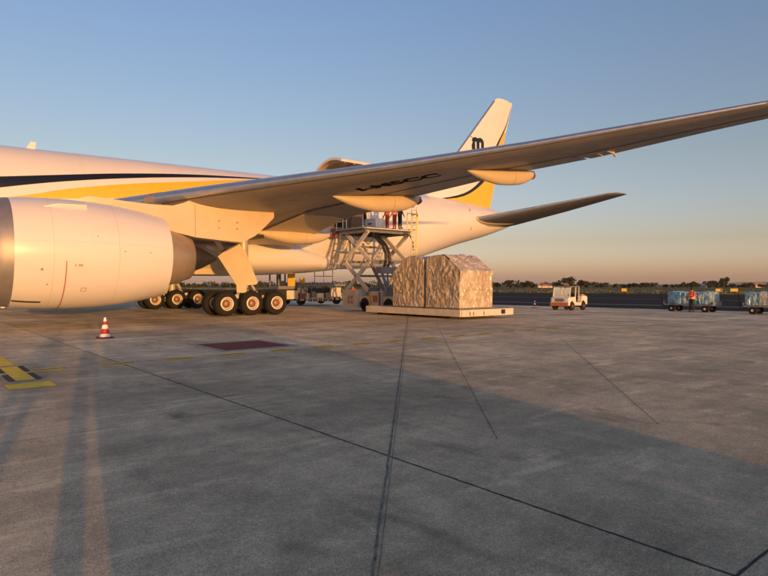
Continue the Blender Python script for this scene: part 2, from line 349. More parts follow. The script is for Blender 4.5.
def ragged(mb, a, c, wd, zoff, step=0.25, amp=0.4):
    """a narrow strip along the ground with uneven edges"""
    a, c = Vector(a), Vector(c); d = c-a; L_ = d.length; n = max(2, int(L_/step)); nrm = Vector((-d.y, d.x)).normalized()
    pts = []
    for k in range(n+1):
        p = a+d*(k/n)+nrm*random.uniform(-1, 1)*wd*amp*0.5
        h0 = wd*0.5*(1+random.uniform(-amp, amp)); h1 = wd*0.5*(1+random.uniform(-amp, amp))
        for q in (p-nrm*h0, p+nrm*h1): pts.append((q.x, q.y, ground_z(q.x)+zoff))
    mb.add(pts, [(2*k, 2*k+1, 2*k+3, 2*k+2) for k in range(n)])
ragged(seal, (GX0, -52), (GX0, 40), 0.018, 0.003, 0.08, 0.5)
ragged(seal, (-15, GY0), (60, GY0), 0.015, 0.0034, 0.08, 0.5)
seal.build('joint_sealant', 'sealant', apron, smooth=0)
thin = MB()
for i in (-2, -1, 1, 2, 3, 4): ragged(thin, (GX0+SL*i, -52), (GX0+SL*i, 26), 0.007, 0.003, 0.4, 0.7)
for j in (1, 3, 4, 5): ragged(thin, (-10, GY0+SL*j), (58, GY0+SL*j), 0.008, 0.0034, 0.4, 0.7)
thin.build('joint_sealant', 'sealant', apron, smooth=0)
for a, c, wd in (((37.85, -12.2), (17.6, -34.3), 0.019), ((37.9, -12.25), (17.64, -34.3), 0.006), ((34.4, -17.8), (21.9, -31.3), 0.011), ((33.0, -24.7), (23.9, -32.1), 0.011)):
    k = MB(); ragged(k, a, c, wd, 0.0042, 0.11, 0.45); k.build('rubber_trace', 'crack', apron, smooth=0)
# painted markings
def mark(name, m, x0, x1, y0, y1, z):
    k = MB(); k.add([(x0, y0, ground_z(x0)+z), (x1, y0, ground_z(x1)+z), (x1, y1, ground_z(x1)+z), (x0, y1, ground_z(x0)+z)], [(0, 1, 2, 3)])
    return k.build(name, m, apron, smooth=0)
mark('stand_line', 'yellow_paint', 18.52, 18.82, -21.22, -8.0, 0.006)
mark('stand_line', 'yellow_paint', 18.52, 18.82, -23.52, -21.40, 0.006)
for y0, y1 in ((-22.33, -21.42), (-23.52, -22.62)):
    mark('black_dash', 'black_paint', 18.825, 18.93, y0, y1, 0.0065); mark('black_dash', 'black_paint', 18.41, 18.515, y0, y1, 0.0065)
mark('stop_bar', 'yellow_paint', 18.30, 18.97, -24.48, -23.88, 0.006)
x = 18.90; k = 0
while x < 36:
    L_ = 0.60
    mark('yellow_dash', 'yellow_paint', x, x+L_, -22.46, -22.31, 0.0056)
    mark('black_dash', 'black_paint', x+0.05, x+L_+0.05, -22.30, -22.21, 0.006)
    mark('yellow_dash', 'yellow_paint', x+0.03, x+L_+0.03, -22.20, -22.09, 0.0056)
    x += 1.30; k += 1
mark('panel_border', 'grey_paint', 23.15, 25.42, -21.62, -19.35, 0.005)
mark('maroon_panel', 'maroon_paint', 23.35, 25.22, -21.42, -19.55, 0.009)

# ---------------------------------------------------------------- the aircraft
air = empty('cargo_aircraft', (31.8, 0, 0), 'large white twin-engine cargo jet with black and yellow stripes, parked', 'aircraft')
def A(o):                                           # parent keeping world placement
    o.parent = air; o.location = Vector(o.location)-Vector(air.location); return o
FX = [0, 1, 2.5, 5, 8, 11, 21, 30, 37, 43, 46, 48, 51.3, 54.5, 57.6, 60, 61.6, 62.3]
FT = [4.6, 5.6, 6.7, 8.0, 8.45, 8.52, 8.66, 8.84, 8.95, 9.02, 9.03, 9.01, 8.96, 8.86, 8.66, 8.36, 8.06, 7.92]
FB = [4.4, 3.6, 3.1, 2.65, 2.42, 2.35, 2.46, 2.62, 2.70, 2.80, 3.02, 3.38, 4.30, 5.18, 5.92, 6.60, 7.10, 7.28]
FW = [0.05, 1.0, 1.75, 2.5, 2.95, 3.1, 3.1, 3.1, 3.1, 3.08, 3.02, 2.93, 2.62, 2.2, 1.62, 0.98, 0.48, 0.2]
def fus(x):
    t, bt, hw = interp(FX, FT, x), interp(FX, FB, x), interp(FX, FW, x)
    return (t+bt)/2, (t-bt)/2, hw
def fpt(x, deg, off=0.0, side=-1):
    zc, hz, hw = fus(x); a = R(deg)
    return (x, side*(hw+off)*math.cos(a), zc+(hz+off)*math.sin(a))
DX0, DX1, DA0, DA1 = 38.75, 42.45, -8.0, 66.0          # main deck cargo door
stn = sorted(set([0, .25, .6, 1, 1.6, 2.5, 3.5, 5, 6.5, 8, 9.5, 11]+[11+1.25*i for i in range(1, 26)]+[43+0.75*i for i in range(0, 25)]+[61.6, 62, 62.3, DX0, DX1]))
angs = sorted(set([-90+5*i for i in range(37)]+[DA0, DA1]))
b = MB()
for side in (-1, 1):
    pts = [[fpt(x, a, 0, side) for a in angs] for x in stn]; n = len(angs); fs = []
    for i in range(len(stn)-1):
        for j in range(n-1):
            if side == -1 and stn[i] >= DX0-.01 and stn[i+1] <= DX1+.01 and angs[j] >= DA0-.01 and angs[j+1] <= DA1+.01: continue
            fs.append((i*n+j, i*n+j+1, (i+1)*n+j+1, (i+1)*n+j))
    b.add([p for q in pts for p in q], fs)
endr = [fpt(62.3, a, 0, -1) for a in angs]+[fpt(62.3, a, 0, 1) for a in reversed(angs)]
b.add(endr, [tuple(range(len(endr)))])
fo = b.build('fuselage', 'white', smooth=50)
bm = bmesh.new(); bm.from_mesh(fo.data); bmesh.ops.remove_doubles(bm, verts=bm.verts, dist=0.002); bmesh.ops.recalc_face_normals(bm, faces=bm.faces); bm.to_mesh(fo.data); bm.free()
A(fo)
# hold seen through the door: lining, floor
b = MB()
rl = [[(x, p[1]*0.965, fus(x)[0]+(p[2]-fus(x)[0])*0.965) for p in [fpt(x, a, 0, 1) for a in range(-10, 91, 10)]+[fpt(x, a, 0, -1) for a in range(80, int(DA1), -7)]] for x in (36.5, 38, 40, 42, 44, 46)]
b.loft(rl, False, False); b.bb(36.5, 46, -2.95, 2.95, 5.22, 5.30)
b.build('hold_lining', 'interior', fo, smooth=40)
# sill and jambs
b = MB()
for x in (DX0, DX1):
    for a in range(int(DA0), int(DA1), 6): 
        p, q = fpt(x, a, -0.12), fpt(x, min(a+6, DA1), -0.12); b.beam(p, q, 0.10, 0.22)
b.beam(fpt(DX0, DA0, -0.1), fpt(DX1, DA0, -0.1), 0.24, 0.08)
b.build('door_frame', 'cream', fo, smooth=0)
# raised door: the same curved skin, swung up about its hinge
hz_ = fpt(DX0, DA1); hy, hzz = hz_[1], hz_[2]
def swing(p, deg):
    a = R(deg); y, z = p[1]-hy, p[2]-hzz; return (p[0], hy+y*math.cos(a)-z*math.sin(a), hzz+y*math.sin(a)+z*math.cos(a))
OPEN = -76
b = MB(); da = [DA0+(DA1-DA0)*i/14 for i in range(15)]; xx = [DX0+0.02+(DX1-DX0-0.04)*i/4 for i in range(5)]
outer = [[swing(fpt(x, a, 0.0), OPEN) for a in da] for x in xx]; inner = [[swing(fpt(x, a, -0.16), OPEN) for a in da] for x in xx]
b.loft(outer, False, False)
for q in (0, -1): b.loft([outer[q], inner[q]], False, False)
b.loft([[r[0] for r in outer], [r[0] for r in inner]], False, False); b.loft([[r[-1] for r in outer], [r[-1] for r in inner]], False, False)
door = b.build('cargo_door', 'white', smooth=40); A(door)
b = MB(); b.loft(inner, False, False); b.build('door_lining', 'door_lining', door, smooth=40)
for x in [xx[0]+0.35+i*0.75 for i in range(5)]:
    b = MB()
    for a0, a1 in zip(da[:-1], da[1:]): b.beam(swing(fpt(x, a0, -0.19), OPEN), swing(fpt(x, a1, -0.19), OPEN), 0.07, 0.09)
    b.build('door_rib', 'gear', door, smooth=0)
# stripes lie on the skin
def stripe(name, m, tx, ta, bx, ba, x0, x1, off):
    k = MB(); n = 44; rows = []
    for i in range(n+1):
        x = x0+(x1-x0)*i/n; t, l = interp(tx, ta, x), interp(bx, ba, x); l = min(l, t)
        rows.append([fpt(x, l+(t-l)*j/6, off) for j in range(7)])
    k.loft(rows, False, False); return k.build(name, m, fo, smooth=60)
stripe('stripe', 'black', [10, 20.7, 23.25, 26.1, 30.7, 34, 36.5, 38], [-6, 21.3, 28.6, 37.0, 48.2, 54.1, 58.8, 62], [10, 20.7, 21.9, 23.2, 26.1, 30.6, 33.9, 36.5, 38], [-30, 11.1, 16.1, 21.1, 30.6, 43.1, 51.1, 57.6, 62], 11, 38, 0.012)
stripe('stripe', 'yellow', [19, 20.7, 21.9, 23.2, 26.0, 30.5, 34.9, 36.6], [-2, 2.3, 6.7, 13.1, 23.5, 37.0, 52.8, 57.5], [19, 20.7, 23.2, 26.0, 30.4, 34.7, 36.6], [-2, 0.4, 4.9, 9.6, 23.1, 43.2, 57.5], 19, 36.6, 0.012)
# skin seams
for xs_ in (24.4,):
    b = MB(); b.loft([[fpt(xs_-0.012, a, 0.006) for a in range(-70, 86, 5)], [fpt(xs_+0.012, a, 0.006) for a in range(-70, 86, 5)]], False, False); b.build('skin_seam', 'faint_line', fo, smooth=60)
b = MB(); b.loft([[fpt(xq, 38, 0.006) for xq in np.linspace(46, 60.5, 20)], [fpt(xq, 38.4, 0.006) for xq in np.linspace(46, 60.5, 20)]], False, False); b.build('skin_seam', 'faint_line', fo, smooth=60)
for xq, h in ((22.2, 0.42),):
    b = MB(); zt = fus(xq)[0]+fus(xq)[1]; b.prism([(xq-0.05, zt-0.05), (xq+0.42, zt-0.05), (xq+0.46, zt+h), (xq+0.22, zt+h)], -0.03, 0.03); b.build('antenna_blade', 'white', fo, smooth=0)
for x0, a0, L_ in ((47.0, -52, 0.5), (57.6, -10, 0.22)):
    b = MB(); p = fpt(x0, a0, 0.02); b.box(p, (L_, 0.06, 0.10)); b.build('drain_mast', 'gear', fo, smooth=0)
b = MB(); b.lathe([(0, 0.24), (0.05, 0.27), (0.06, 0.2), (0.0, 0.16)], (62.3, 0, 7.62), 'X', 20); b.build('exhaust_outlet', 'dark_metal', fo)
for dz in (0.17, -0.17):
    b = MB(); b.tube((62.28, -0.02, 7.6+dz), (62.36, -0.02, 7.6+dz), 0.10, 12); b.build('tail_light', 'gse_black', fo)
# wing to body fairing
b = MB(); rings = []
for x, hw, zt, zb in ((20.0, 1.2, 3.3, 2.52), (21.5, 2.6, 4.0, 2.36), (24, 3.36, 4.7, 2.22), (28, 3.55, 4.7, 2.18), (33, 3.55, 4.6, 2.2), (36, 3.4, 4.5, 2.3), (38.5, 2.9, 4.0, 2.45), (41.0, 1.6, 3.2, 2.68)):
    zc = (zt+zb)/2; hh = (zt-zb)/2
    rings.append([(x, hw*math.copysign(abs(math.cos(a))**0.72, math.cos(a)), zc+hh*math.copysign(abs(math.sin(a))**0.72, math.sin(a))) for a in [2*math.pi*i/40 for i in range(40)]])
b.loft(rings, True, True); A(b.build('belly_fairing', 'white', smooth=60))

# wing --------------------------------------------------------------
WY = [0, 3.1, 10.0, 18.0, 22.0, 26.0, 28.8, 31.0, 32.4]
WX = [19.8, 21.9, 26.64, 32.14, 34.88, 37.62, 39.55, 41.7, 43.8]
WZ = [4.40, 4.80, 5.62, 6.37, 6.83, 7.38, 7.78, 8.12, 8.34]
WC = [16.2, 14.1, 9.15, 6.20, 4.90, 3.62, 2.68, 1.45, 0.30]
WT = [0.13, 0.13, 0.115, 0.105, 0.10, 0.098, 0.095, 0.09, 0.09]
WD = [-0.75, -0.60, 0.02, 0.34, 0.27, 0.28, 0.22, 0.14, 0.10]      # trailing edge height against the leading edge
def lin(xs, ys, x):
    return float(np.interp(x, xs, ys))
def airfoil(u, up):
    t = 5*(0.2969*math.sqrt(u)-0.126*u-0.3516*u*u+0.2843*u**3-0.1036*u**4)*1.0
    cam_ = 0.10*u*u*(1-u)*4
    return (t*1.02+cam_) if up else (-t*0.98*(1-0.55*u**3)+cam_)
def wpt(y, u, up, off=0.0, side=-1, drop=0.0):
    c = lin(WY, WC, y); t = lin(WY, WT, y); x = lin(WY, WX, y)+u*c; z = lin(WY, WZ, y)+lin(WY, WD, y)*u+airfoil(u, up)*t*c
    return (x, side*y, z+(off if up else -off)+drop)
US = [0, .003, .01, .025, .05, .09, .14, .2, .28, .36, .44, .52, .6, .68, .74]
def wing_ring(y, side, us): return [wpt(y, u, True, 0, side) for u in reversed(us)]+[wpt(y, u, False, 0, side) for u in us[1:]]
wst = [0, 1.5, 3.1, 4.5, 6, 8, 10, 12, 14, 16, 18, 20, 22, 24, 26, 27.6, 28.8, 30, 31, 31.8, 32.4]
def make_wing(side):
    b = MB()
    main = [y for y in wst if y <= 27.6]+[28.65]
    b.loft([wing_ring(y, side, US) for y in main], True, True)
    outer_us = US+[.82, .9, .96, 1.0]
    b.loft([wing_ring(y, side, outer_us) for y in [28.68]+[y for y in wst if y > 28.7]], True, True)
    wo_ = b.build('wing', 'wing_grey', smooth=40)
    # moving surfaces along the trailing edge
    for nm, y0, y1, defl, drop in (('inboard_flap', 3.3, 9.2, 0.06, -0.06), ('flaperon', 9.5, 11.9, 0.10, -0.08), ('outboard_flap', 12.1, 21.6, 0.02, -0.035), ('aileron', 21.75, 28.6, 0.03, -0.025)):
        k = MB(); n = 8; fu = [.735, .745, .77, .80, .85, .90, .95, 1.0]
        rs = []
        for i in range(n+1):
            y = y0+(y1-y0)*i/n; c = lin(WY, WC, y)
            up = [wpt(y, u, True, -0.02 if u < .76 else 0.0, side, drop-defl*(u-.735)*c) for u in fu]
            lo = [wpt(y, u, False, -0.02 if u < .76 else 0.0, side, drop-defl*(u-.735)*c) for u in fu]
            rs.append(list(reversed(up))+lo)
        k.loft(rs, True, True); k.build(nm, 'fairing' if nm == 'inboard_flap' else 'flap_grey', wo_, smooth=40)  # inboard flap gets the paler tan colour to paint in its sunlit look
        k = MB(); k.loft([[wpt(y, u, False, 0.012, side) for u in (.705, .739)] for y in np.linspace(y0, y1, 9)], False, False); k.build('flap_gap', 'seam_dark', wo_, smooth=60)
    # slats along the leading edge
    for y0, y1 in ((3.6, 8.3), (8.75, 14.4), (14.408, 18.2), (18.208, 22.0), (22.008, 25.2), (25.208, 28.4)):
        k = MB(); n = 6; rs = []
        for i in range(n+1):
            y = y0+(y1-y0)*i/n
            rs.append([wpt(y, u, True, 0.012, side) for u in (.13, .09, .06, .03, .012, .003)]+[wpt(y, 0, True, 0, side, 0)]+[wpt(y, u, False, 0.012, side) for u in (.002, .006, .010, .014)])
        for r in rs:
            p = r[6]; r[6] = (p[0]-0.014, p[1], p[2])
        k.loft(rs, False, False); k.build('slat', 'slat', wo_, smooth=60)
    # fairings over the flap tracks
    for nm, y, x0, x1, drop, hw, deep in (('flap_fairing', 5.9, 32.0, 37.3, 0.0, 0.42, 0.62), ('flap_fairing', 13.5, 32.1, 37.55, 0.0, 0.36, 0.66), ('flap_fairing', 19.0, 34.95, 39.5, 0.0, 0.30, 0.52)):
        k = MB(); rs = []; n = 16
        xl, c = lin(WY, WX, y), lin(WY, WC, y)
        def under(x):
            u = min(1.0, max(0.0, (x-xl)/c)); return wpt(y, u, False, 0)[2]
        zt0 = under(x0); zt1 = under(x1)
        for i in range(n+1):
            t = i/n; x = x0+(x1-x0)*t
            sh = max(0.02, (math.sin(math.pi*min(1, t*0.62+0.0))**0.8 if t < 0.8 else 1)*1.0)
            prof = interp([0, .08, .25, .5, .75, .92, 1], [0.02, .30, .72, 1.0, .88, .45, 0.03], t)
            ztop = under(x)+0.05; zbot = zt0+(zt1-zt0)*t-deep*prof-0.16*t
            zm = (ztop+zbot)/2; hh = max(0.02, (ztop-zbot)/2); w_ = hw*max(0.05, prof)**0.7
            rs.append([(x, side*y+w_*math.cos(a), zm+hh*math.sin(a)) for a in [2*math.pi*j/20 for j in range(20)]])
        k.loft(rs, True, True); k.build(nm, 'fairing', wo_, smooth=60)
        k = MB(); k.loft([[(p[0]+dx, p[1]+(p[1]-side*y)*0.03, p[2]-0.004) for p in rs[10]] for dx in (0, 0.02)], True, False); k.build('fairing_seam', 'line', wo_, smooth=60)
        k = MB(); c0 = rs[-2]; zc0 = sum(p[2] for p in c0)/len(c0); k.loft([[(p[0]+(x1-p[0])*q+0.02, side*y+(p[1]-side*y)*f_, zc0+(p[2]-zc0)*f_) for p in c0] for q, f_ in ((0.35, 0.9), (0.8, 0.62), (1.15, 0.2))], True, True); k.build('fairing_tip', 'red_dull', wo_, smooth=60)
    for y, q in ((22.35, 0.6), (22.75, 1.0)):
        k = MB(); p = wpt(y, 0.86, False, 0, side); k.beam((p[0]-0.25*q, p[1], p[2]-0.02), (p[0]+0.32*q, p[1], p[2]-0.05*q), 0.07, 0.11*q); k.beam((p[0]+0.28*q, p[1], p[2]-0.06*q), (p[0]+0.46*q, p[1], p[2]-0.17*q), 0.06, 0.09*q)
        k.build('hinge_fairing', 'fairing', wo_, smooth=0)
    # access panels, drain holes and spar lines underneath
    for y in [11+1.15*i for i in range(14)]:
        k = MB(); u0 = 0.33; ring = []
        for j in range(16):
            a = 2*math.pi*j/16; yy = y+0.20*math.cos(a); c = lin(WY, WC, yy); p = wpt(yy, u0+0.33*math.sin(a)/c, False, 0.006, side); ring.append(p)
        k.add(ring, [tuple(range(16))]); k.build('access_panel', 'panel_grey', wo_, smooth=0)
    k = MB(); k.loft([[wpt(y, u, False, 0.008, side) for u in (.016, .026)] for y in np.linspace(8.9, 28.3, 30)], False, False); k.build('slat_gap', 'seam_dark', wo_, smooth=60)
    for u in (0.17, 0.60):
        k = MB(); k.loft([[wpt(y, u, False, 0.005, side), wpt(y, u+0.012/lin(WY, WC, y)*1.6, False, 0.005, side)] for y in np.linspace(4, 28.4, 30)], False, False); k.build('spar_seam', 'seam_dark', wo_, smooth=60)
    return wo_
M['flap_grey'] = mat('flap_grey', (0.24, 0.235, 0.23), 0.45, var=0.15, vscale=1.2, dirt=0.2)
M['tail_shaded'] = mat('tailplane_shaded_grey', (0.13, 0.13, 0.135), 0.45, var=0.12, vscale=1.0)  # darkened in the colour itself to stand for the unlit underside
M['reg_black'] = mat('registration_black', (0.012, 0.012, 0.013), 0.9, var=0.4, vscale=2, spec=0.05)
M['panel_grey'] = mat('access_panel_grey', (0.29, 0.28, 0.27), 0.5, var=0.1, vscale=3)
M['seam_dark'] = mat('dark_seam', (0.10, 0.09, 0.085), 0.6)
wl = make_wing(-1)
# registration under the wing
def text_mesh(body, size, offset=0.0):
    cu = bpy.data.curves.new('lettering', 'FONT'); cu.body = body; cu.size = size; cu.offset = offset; cu.resolution_u = 4
    o = bpy.data.objects.new('lettering', cu); COL.objects.link(o)
    dg = bpy.context.evaluated_depsgraph_get(); me = o.evaluated_get(dg).to_mesh()
    v = [tuple(x.co) for x in me.vertices]; f = [tuple(p.vertices) for p in me.polygons]
    o.evaluated_get(dg).to_mesh_clear(); bpy.data.objects.remove(o); bpy.data.curves.remove(cu)
    return v, f
v, f = text_mesh('I-MSCC', 1.02, 0.045)
wmax = max(p[0] for p in v); d1 = Vector((0.53, -0.85)).normalized(); up_ = Vector((-d1.y*-1, 0))
d1 = Vector((1.65, -3.3)).normalized(); u1 = Vector((d1.y, -d1.x)); L_ = 3.75
org = Vector((32.85, -14.65))
def under_at(x, y):
    yy = -y; u = (x-lin(WY, WX, yy))/lin(WY, WC, yy); return wpt(yy, min(.73, max(.02, u)), False, 0.01)[2]
# cut long faces so that the letters follow the curved skin
bm = bmesh.new(); vs = [bm.verts.new(p) for p in v]
for q in f: bm.faces.new([vs[i] for i in q])
bmesh.ops.triangulate(bm, faces=bm.faces); bmesh.ops.subdivide_edges(bm, edges=[e for e in bm.edges if e.calc_length() > 0.3], cuts=2)
bm.verts.ensure_lookup_table(); bm.verts.index_update()
k = MB(); vv = []
for q in bm.verts:
    p2 = org+d1*(q.co.x/wmax*L_)+u1*q.co.y; vv.append((p2.x, p2.y, under_at(p2.x, p2.y)))
k.add(vv, [tuple(x.index for x in q.verts) for q in bm.faces]); bm.free()
k.build('registration', 'reg_black', wl, smooth=0, recalc=False)
A(wl); wr = make_wing(1); A(wr)

# engine --------------------------------------------------------------
def make_engine(side):
    cy, cz = side*9.6, 2.86
    b = MB()
    b.lathe([(20.12, 2.03), (20.6, 2.09), (21.3, 2.12), (22.1, 2.13), (23.0, 2.11), (23.9, 2.03), (24.8, 1.89), (25.72, 1.70), (25.70, 1.64), (25.2, 1.66), (24.0, 1.66)], (0, cy, cz), 'X', 72)
    eng = b.build('engine', 'white', smooth=50)
    b = MB(); b.lathe([(21.3, 1.63), (20.6, 1.66), (20.1, 1.68), (19.75, 1.71), (19.58, 1.77), (19.52, 1.83), (19.56, 1.89), (19.7, 1.955), (19.9, 2.005), (20.12, 2.032)], (0, cy, cz), 'X', 72); b.build('inlet_lip', 'lip', eng, smooth=60)
    b = MB(); b.lathe([(21.3, 1.64), (21.6, 1.63), (22.4, 1.63)], (0, cy, cz), 'X', 48); b.build('inlet_duct', 'duct', eng, smooth=60)
    k = MB()
    for i in range(22):
        a = 2*math.pi*i/22; rs = []
        for r, tw, ch in ((0.5, 0.5, 0.32), (1.0, 0.8, 0.40), (1.6, 1.05, 0.42)):
            pts = []
            for s_ in (-1, 1):
                dx, dt = s_*ch*math.cos(tw)*0.5, s_*ch*math.sin(tw)*0.5/r
                pts.append((21.75+dx, cy+r*math.cos(a+dt), cz+r*math.sin(a+dt)))
            rs.append(pts)
        k.loft(rs, False, False)
    k.build('fan_blade', 'dark_metal', eng, smooth=60)
    b = MB(); b.lathe([(21.0, 0.01), (21.2, 0.22), (21.5, 0.42), (21.9, 0.52)], (0, cy, cz), 'X', 32); b.build('spinner', 'gse_black', eng, smooth=60)
    b = MB(); b.lathe([(24.2, 1.36), (25.2, 1.38), (25.8, 1.30), (26.4, 1.13), (27.0, 0.93), (27.02, 0.88), (26.5, 0.9)], (0, cy, cz-0.02), 'X', 56); b.build('core_nozzle', 'nozzle', eng, smooth=50)
    b = MB(); b.lathe([(26.4, 0.70), (27.0, 0.66), (27.6, 0.45), (28.1, 0.2), (28.35, 0.03)], (0, cy, cz-0.02), 'X', 32); b.build('exhaust_cone', 'dark_metal', eng, smooth=60)
    b = MB(); b.lathe([(24.3, 1.60), (24.3, 1.30)], (0, cy, cz), 'X', 48); b.build('fan_duct', 'gse_black', eng)
    # seams, decals
    def rr(x): return interp([20.12, 20.6, 21.3, 22.1, 23.0, 23.9, 24.8, 25.72], [2.03, 2.09, 2.12, 2.13, 2.11, 2.03, 1.89, 1.70], x)
    def ep(x, a, off=0.006): r = rr(x)+off; return (x, cy+side*r*math.cos(R(a)), cz+r*math.sin(R(a)))
    for x, a0, a1, wd, m in ((21.32, -80, 80, 0.010, 'faint_line'), (23.55, -80, 80, 0.012, 'faint_line'), (21.72, -88, -9, 0.017, 'red_line')):
        k = MB(); n = 30; k.loft([[ep(x-wd, a0+(a1-a0)*i/n), ep(x+wd, a0+(a1-a0)*i/n)] for i in range(n+1)], False, False); k.build('cowl_seam', m, eng, smooth=60)
    k = MB(); k.loft([[ep(x, -62.0), ep(x, -59.0)] for x in np.linspace(20.14, 21.05, 8)], False, False); k.build('dark_band', 'gse_black', eng, smooth=60)
    k = MB(); k.loft([[ep(x, 9.7, 0.004), ep(x, 10.0, 0.004)] for x in np.linspace(20.2, 25.4, 20)], False, False); k.build('cowl_seam', 'faint_line', eng, smooth=60)
    def outline(x0, x1, a0, a1, m, wd=0.012):
        k = MB()
        for s0, s1, t0, t1 in ((x0, x1, a0, a0+wd*28), (x0, x1, a1-wd*28, a1), (x0, x0+wd, a0, a1), (x1-wd, x1, a0, a1)): k.add([ep(s0, t0), ep(s1, t0), ep(s1, t1), ep(s0, t1)], [(0, 1, 2, 3)])
        k.build('access_panel', m, eng, smooth=0)
    outline(22.60, 23.0, 11, 22, 'faint_line', 0.006); outline(22.28, 22.46, -43, -38, 'line', 0.02); outline(22.00, 22.28, -22, -16, 'faint_line', 0.008)
    for x, a, r in ((20.95, -18, 0.045), (21.15, -34, 0.03), (23.75, 2, 0.03), (24.75, 2, 0.03), (22.78, 16.5, 0.025)):
        k = MB(); k.add([ep(x+r*math.cos(q), a+R(1)*0+r*28*math.sin(q)) for q in [2*math.pi*i/10 for i in range(10)]], [tuple(range(10))]); k.build('latch_mark', 'line', eng, smooth=0)
    k = MB()
    for x in (22.0, 22.12, 22.17, 22.22): k.add([ep(x, -14.5), ep(x+0.035, -14.5), ep(x+0.035, -12), ep(x, -12)], [(0, 1, 2, 3)])
    k.build('stencil', 'line', eng, smooth=0)['kind'] = 'stuff'
    # strake on the upper cowl
    k = MB(); p0, p1 = ep(21.0, 52, -0.03), ep(22.6, 52, -0.03); q0, q1 = ep(21.6, 53, 0.12), ep(22.55, 53, 0.16)
    k.add([p0, p1, q1, q0]+[(p[0], p[1], p[2]-0.03) for p in (p0, p1, q1, q0)], [(0, 1, 2, 3), (4, 7, 6, 5), (0, 3, 7, 4), (3, 2, 6, 7), (2, 1, 5, 6), (1, 0, 4, 5)]); k.build('strake', 'white', eng, smooth=0)
    # pylon
    b = MB(); rs = []
    for x, zt, zb, hw in ((22.2, 4.95, 4.6, 0.06), (22.9, 5.20, 4.6, 0.22), (24.0, 5.12, 4.3, 0.32), (25.2, 5.06, 4.1, 0.36), (26.2, 5.08, 3.95, 0.38), (26.7, 5.25, 3.85, 0.38), (27.2, 5.50, 3.76, 0.38), (28.4, 5.55, 3.68, 0.36), (29.5, 5.5, 3.64, 0.32), (30.2, 5.35, 4.0, 0.24), (30.8, 5.3, 4.5, 0.14), (31.3, 5.3, 4.95, 0.03)):
        rs.append([(x, cy-hw, zb), (x, cy-hw*0.96, (zb*2+zt)/3), (x, cy-hw*0.92, zt), (x, cy+hw*0.92, zt), (x, cy+hw*0.96, (zb*2+zt)/3), (x, cy+hw, zb)])
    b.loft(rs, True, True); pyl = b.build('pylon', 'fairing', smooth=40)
    for x in (28.3, 29.2):
        for z in (4.25, 4.55): k = MB(); k.tube((x, cy+side*0.30, z), (x, cy+side*0.392, z), 0.035, 8); k.build('fastener', 'line', pyl)
    k = MB(); k.beam((27.18, cy+side*0.383, 3.8), (27.18, cy+side*0.36, 5.2), 0.02, 0.02); k.build('pylon_seam', 'line', pyl, smooth=0)
    A(eng); A(pyl)
M['red_line'] = mat('red_line', (0.36, 0.11, 0.07), 0.5)
M['duct'] = mat('duct_lining', (0.30, 0.30, 0.30), 0.6)
make_engine(-1); make_engine(1)

# tail ---------------------------------------------------------------
def surf(name, m, st_, thick, plane, parent=None, u0=0.0, u1=1.0):
    """tapered tail surface: stations (a, b, xLE, chord): plane H -> (x, a, b), V -> (x, b, a)"""
    us = [u0+(u1-u0)*t for t in (0, .01, .04, .1, .2, .35, .5, .7, .85, 1)]
    def th(u): return 5*(0.2969*math.sqrt(u)-0.126*u-0.3516*u*u+0.2843*u**3-0.1036*u**4)*thick
    b = MB(); rs = []
    for a, bb_, xl, c in st_:
        r = []
        for s_, seq in ((1, list(reversed(us))), (-1, us[1:] if u0 == 0 else us)):
            for u in seq:
                t = s_*th(u)*c; r.append((xl+u*c, a, bb_+t) if plane == 'H' else (xl+u*c, bb_+t, a))
        rs.append(r)
    b.loft(rs, True, True); return b.build(name, m, parent, smooth=40)
fin_st = [(8.3, 0, 50.1, 8.75), (13.2, 0, 54.62, 5.75), (18.7, 0, 59.6, 2.55), (18.93, 0, 60.0, 2.2)]
fin = surf('tail_fin', 'white', fin_st, 0.10, 'V', None, 0, 0.70); 
rud = surf('rudder', 'white', fin_st[:3]+[(18.86, 0, 59.9, 2.28)], 0.10, 'V', fin, 0.705, 1.0)
def fin_y(x, z, off=0.012):
    xl = lin([p[0] for p in fin_st], [p[2] for p in fin_st], z); c = lin([p[0] for p in fin_st], [p[3] for p in fin_st], z)
    u = min(1, max(0.0001, (x-xl)/c)); return -(5*(0.2969*math.sqrt(u)-0.126*u-0.3516*u*u+0.2843*u**3-0.1036*u**4)*0.10*c+off)
def xr(z): # trailing edge
    return lin([p[0] for p in fin_st], [p[2]+p[3] for p in fin_st], z)
UZ = [8.85, 9.18, 9.73, 10.48, 11.1, 12.5, 14.43, 16.65, 18.4]
UXa = [51.9, 53.6, 55.4, 56.75, 57.5, 58.6, 59.66, 61.2, 61.97]     # stripe, upper side
UXb = [52.6, 54.5, 56.0, 57.3, 58.1, 59.05, 59.95, 61.33, 61.99]     # stripe, lower side
k = MB(); k.loft([[(xa+(xb-xa)*j/3, fin_y(xa+(xb-xa)*j/3, z, 0.018), z) for j in range(4)] for z, xa, xb in [(z, interp(UZ, UXa, z), interp(UZ, UXb, z)) for z in np.linspace(8.85, 18.4, 40)]], False, False); k.build('tail_stripe', 'black', fin, smooth=60)
k = MB(); k.loft([[(xa+(xb-xa)*j/12, fin_y(xa+(xb-xa)*j/12, z, 0.012), z) for j in range(13)] for z, xa, xb in [(z, interp(UZ, UXb, z), xr(z)-0.03) for z in np.linspace(8.5, 15.9, 40)]], False, False); k.build('tail_stripe', 'yellow', fin, smooth=60)
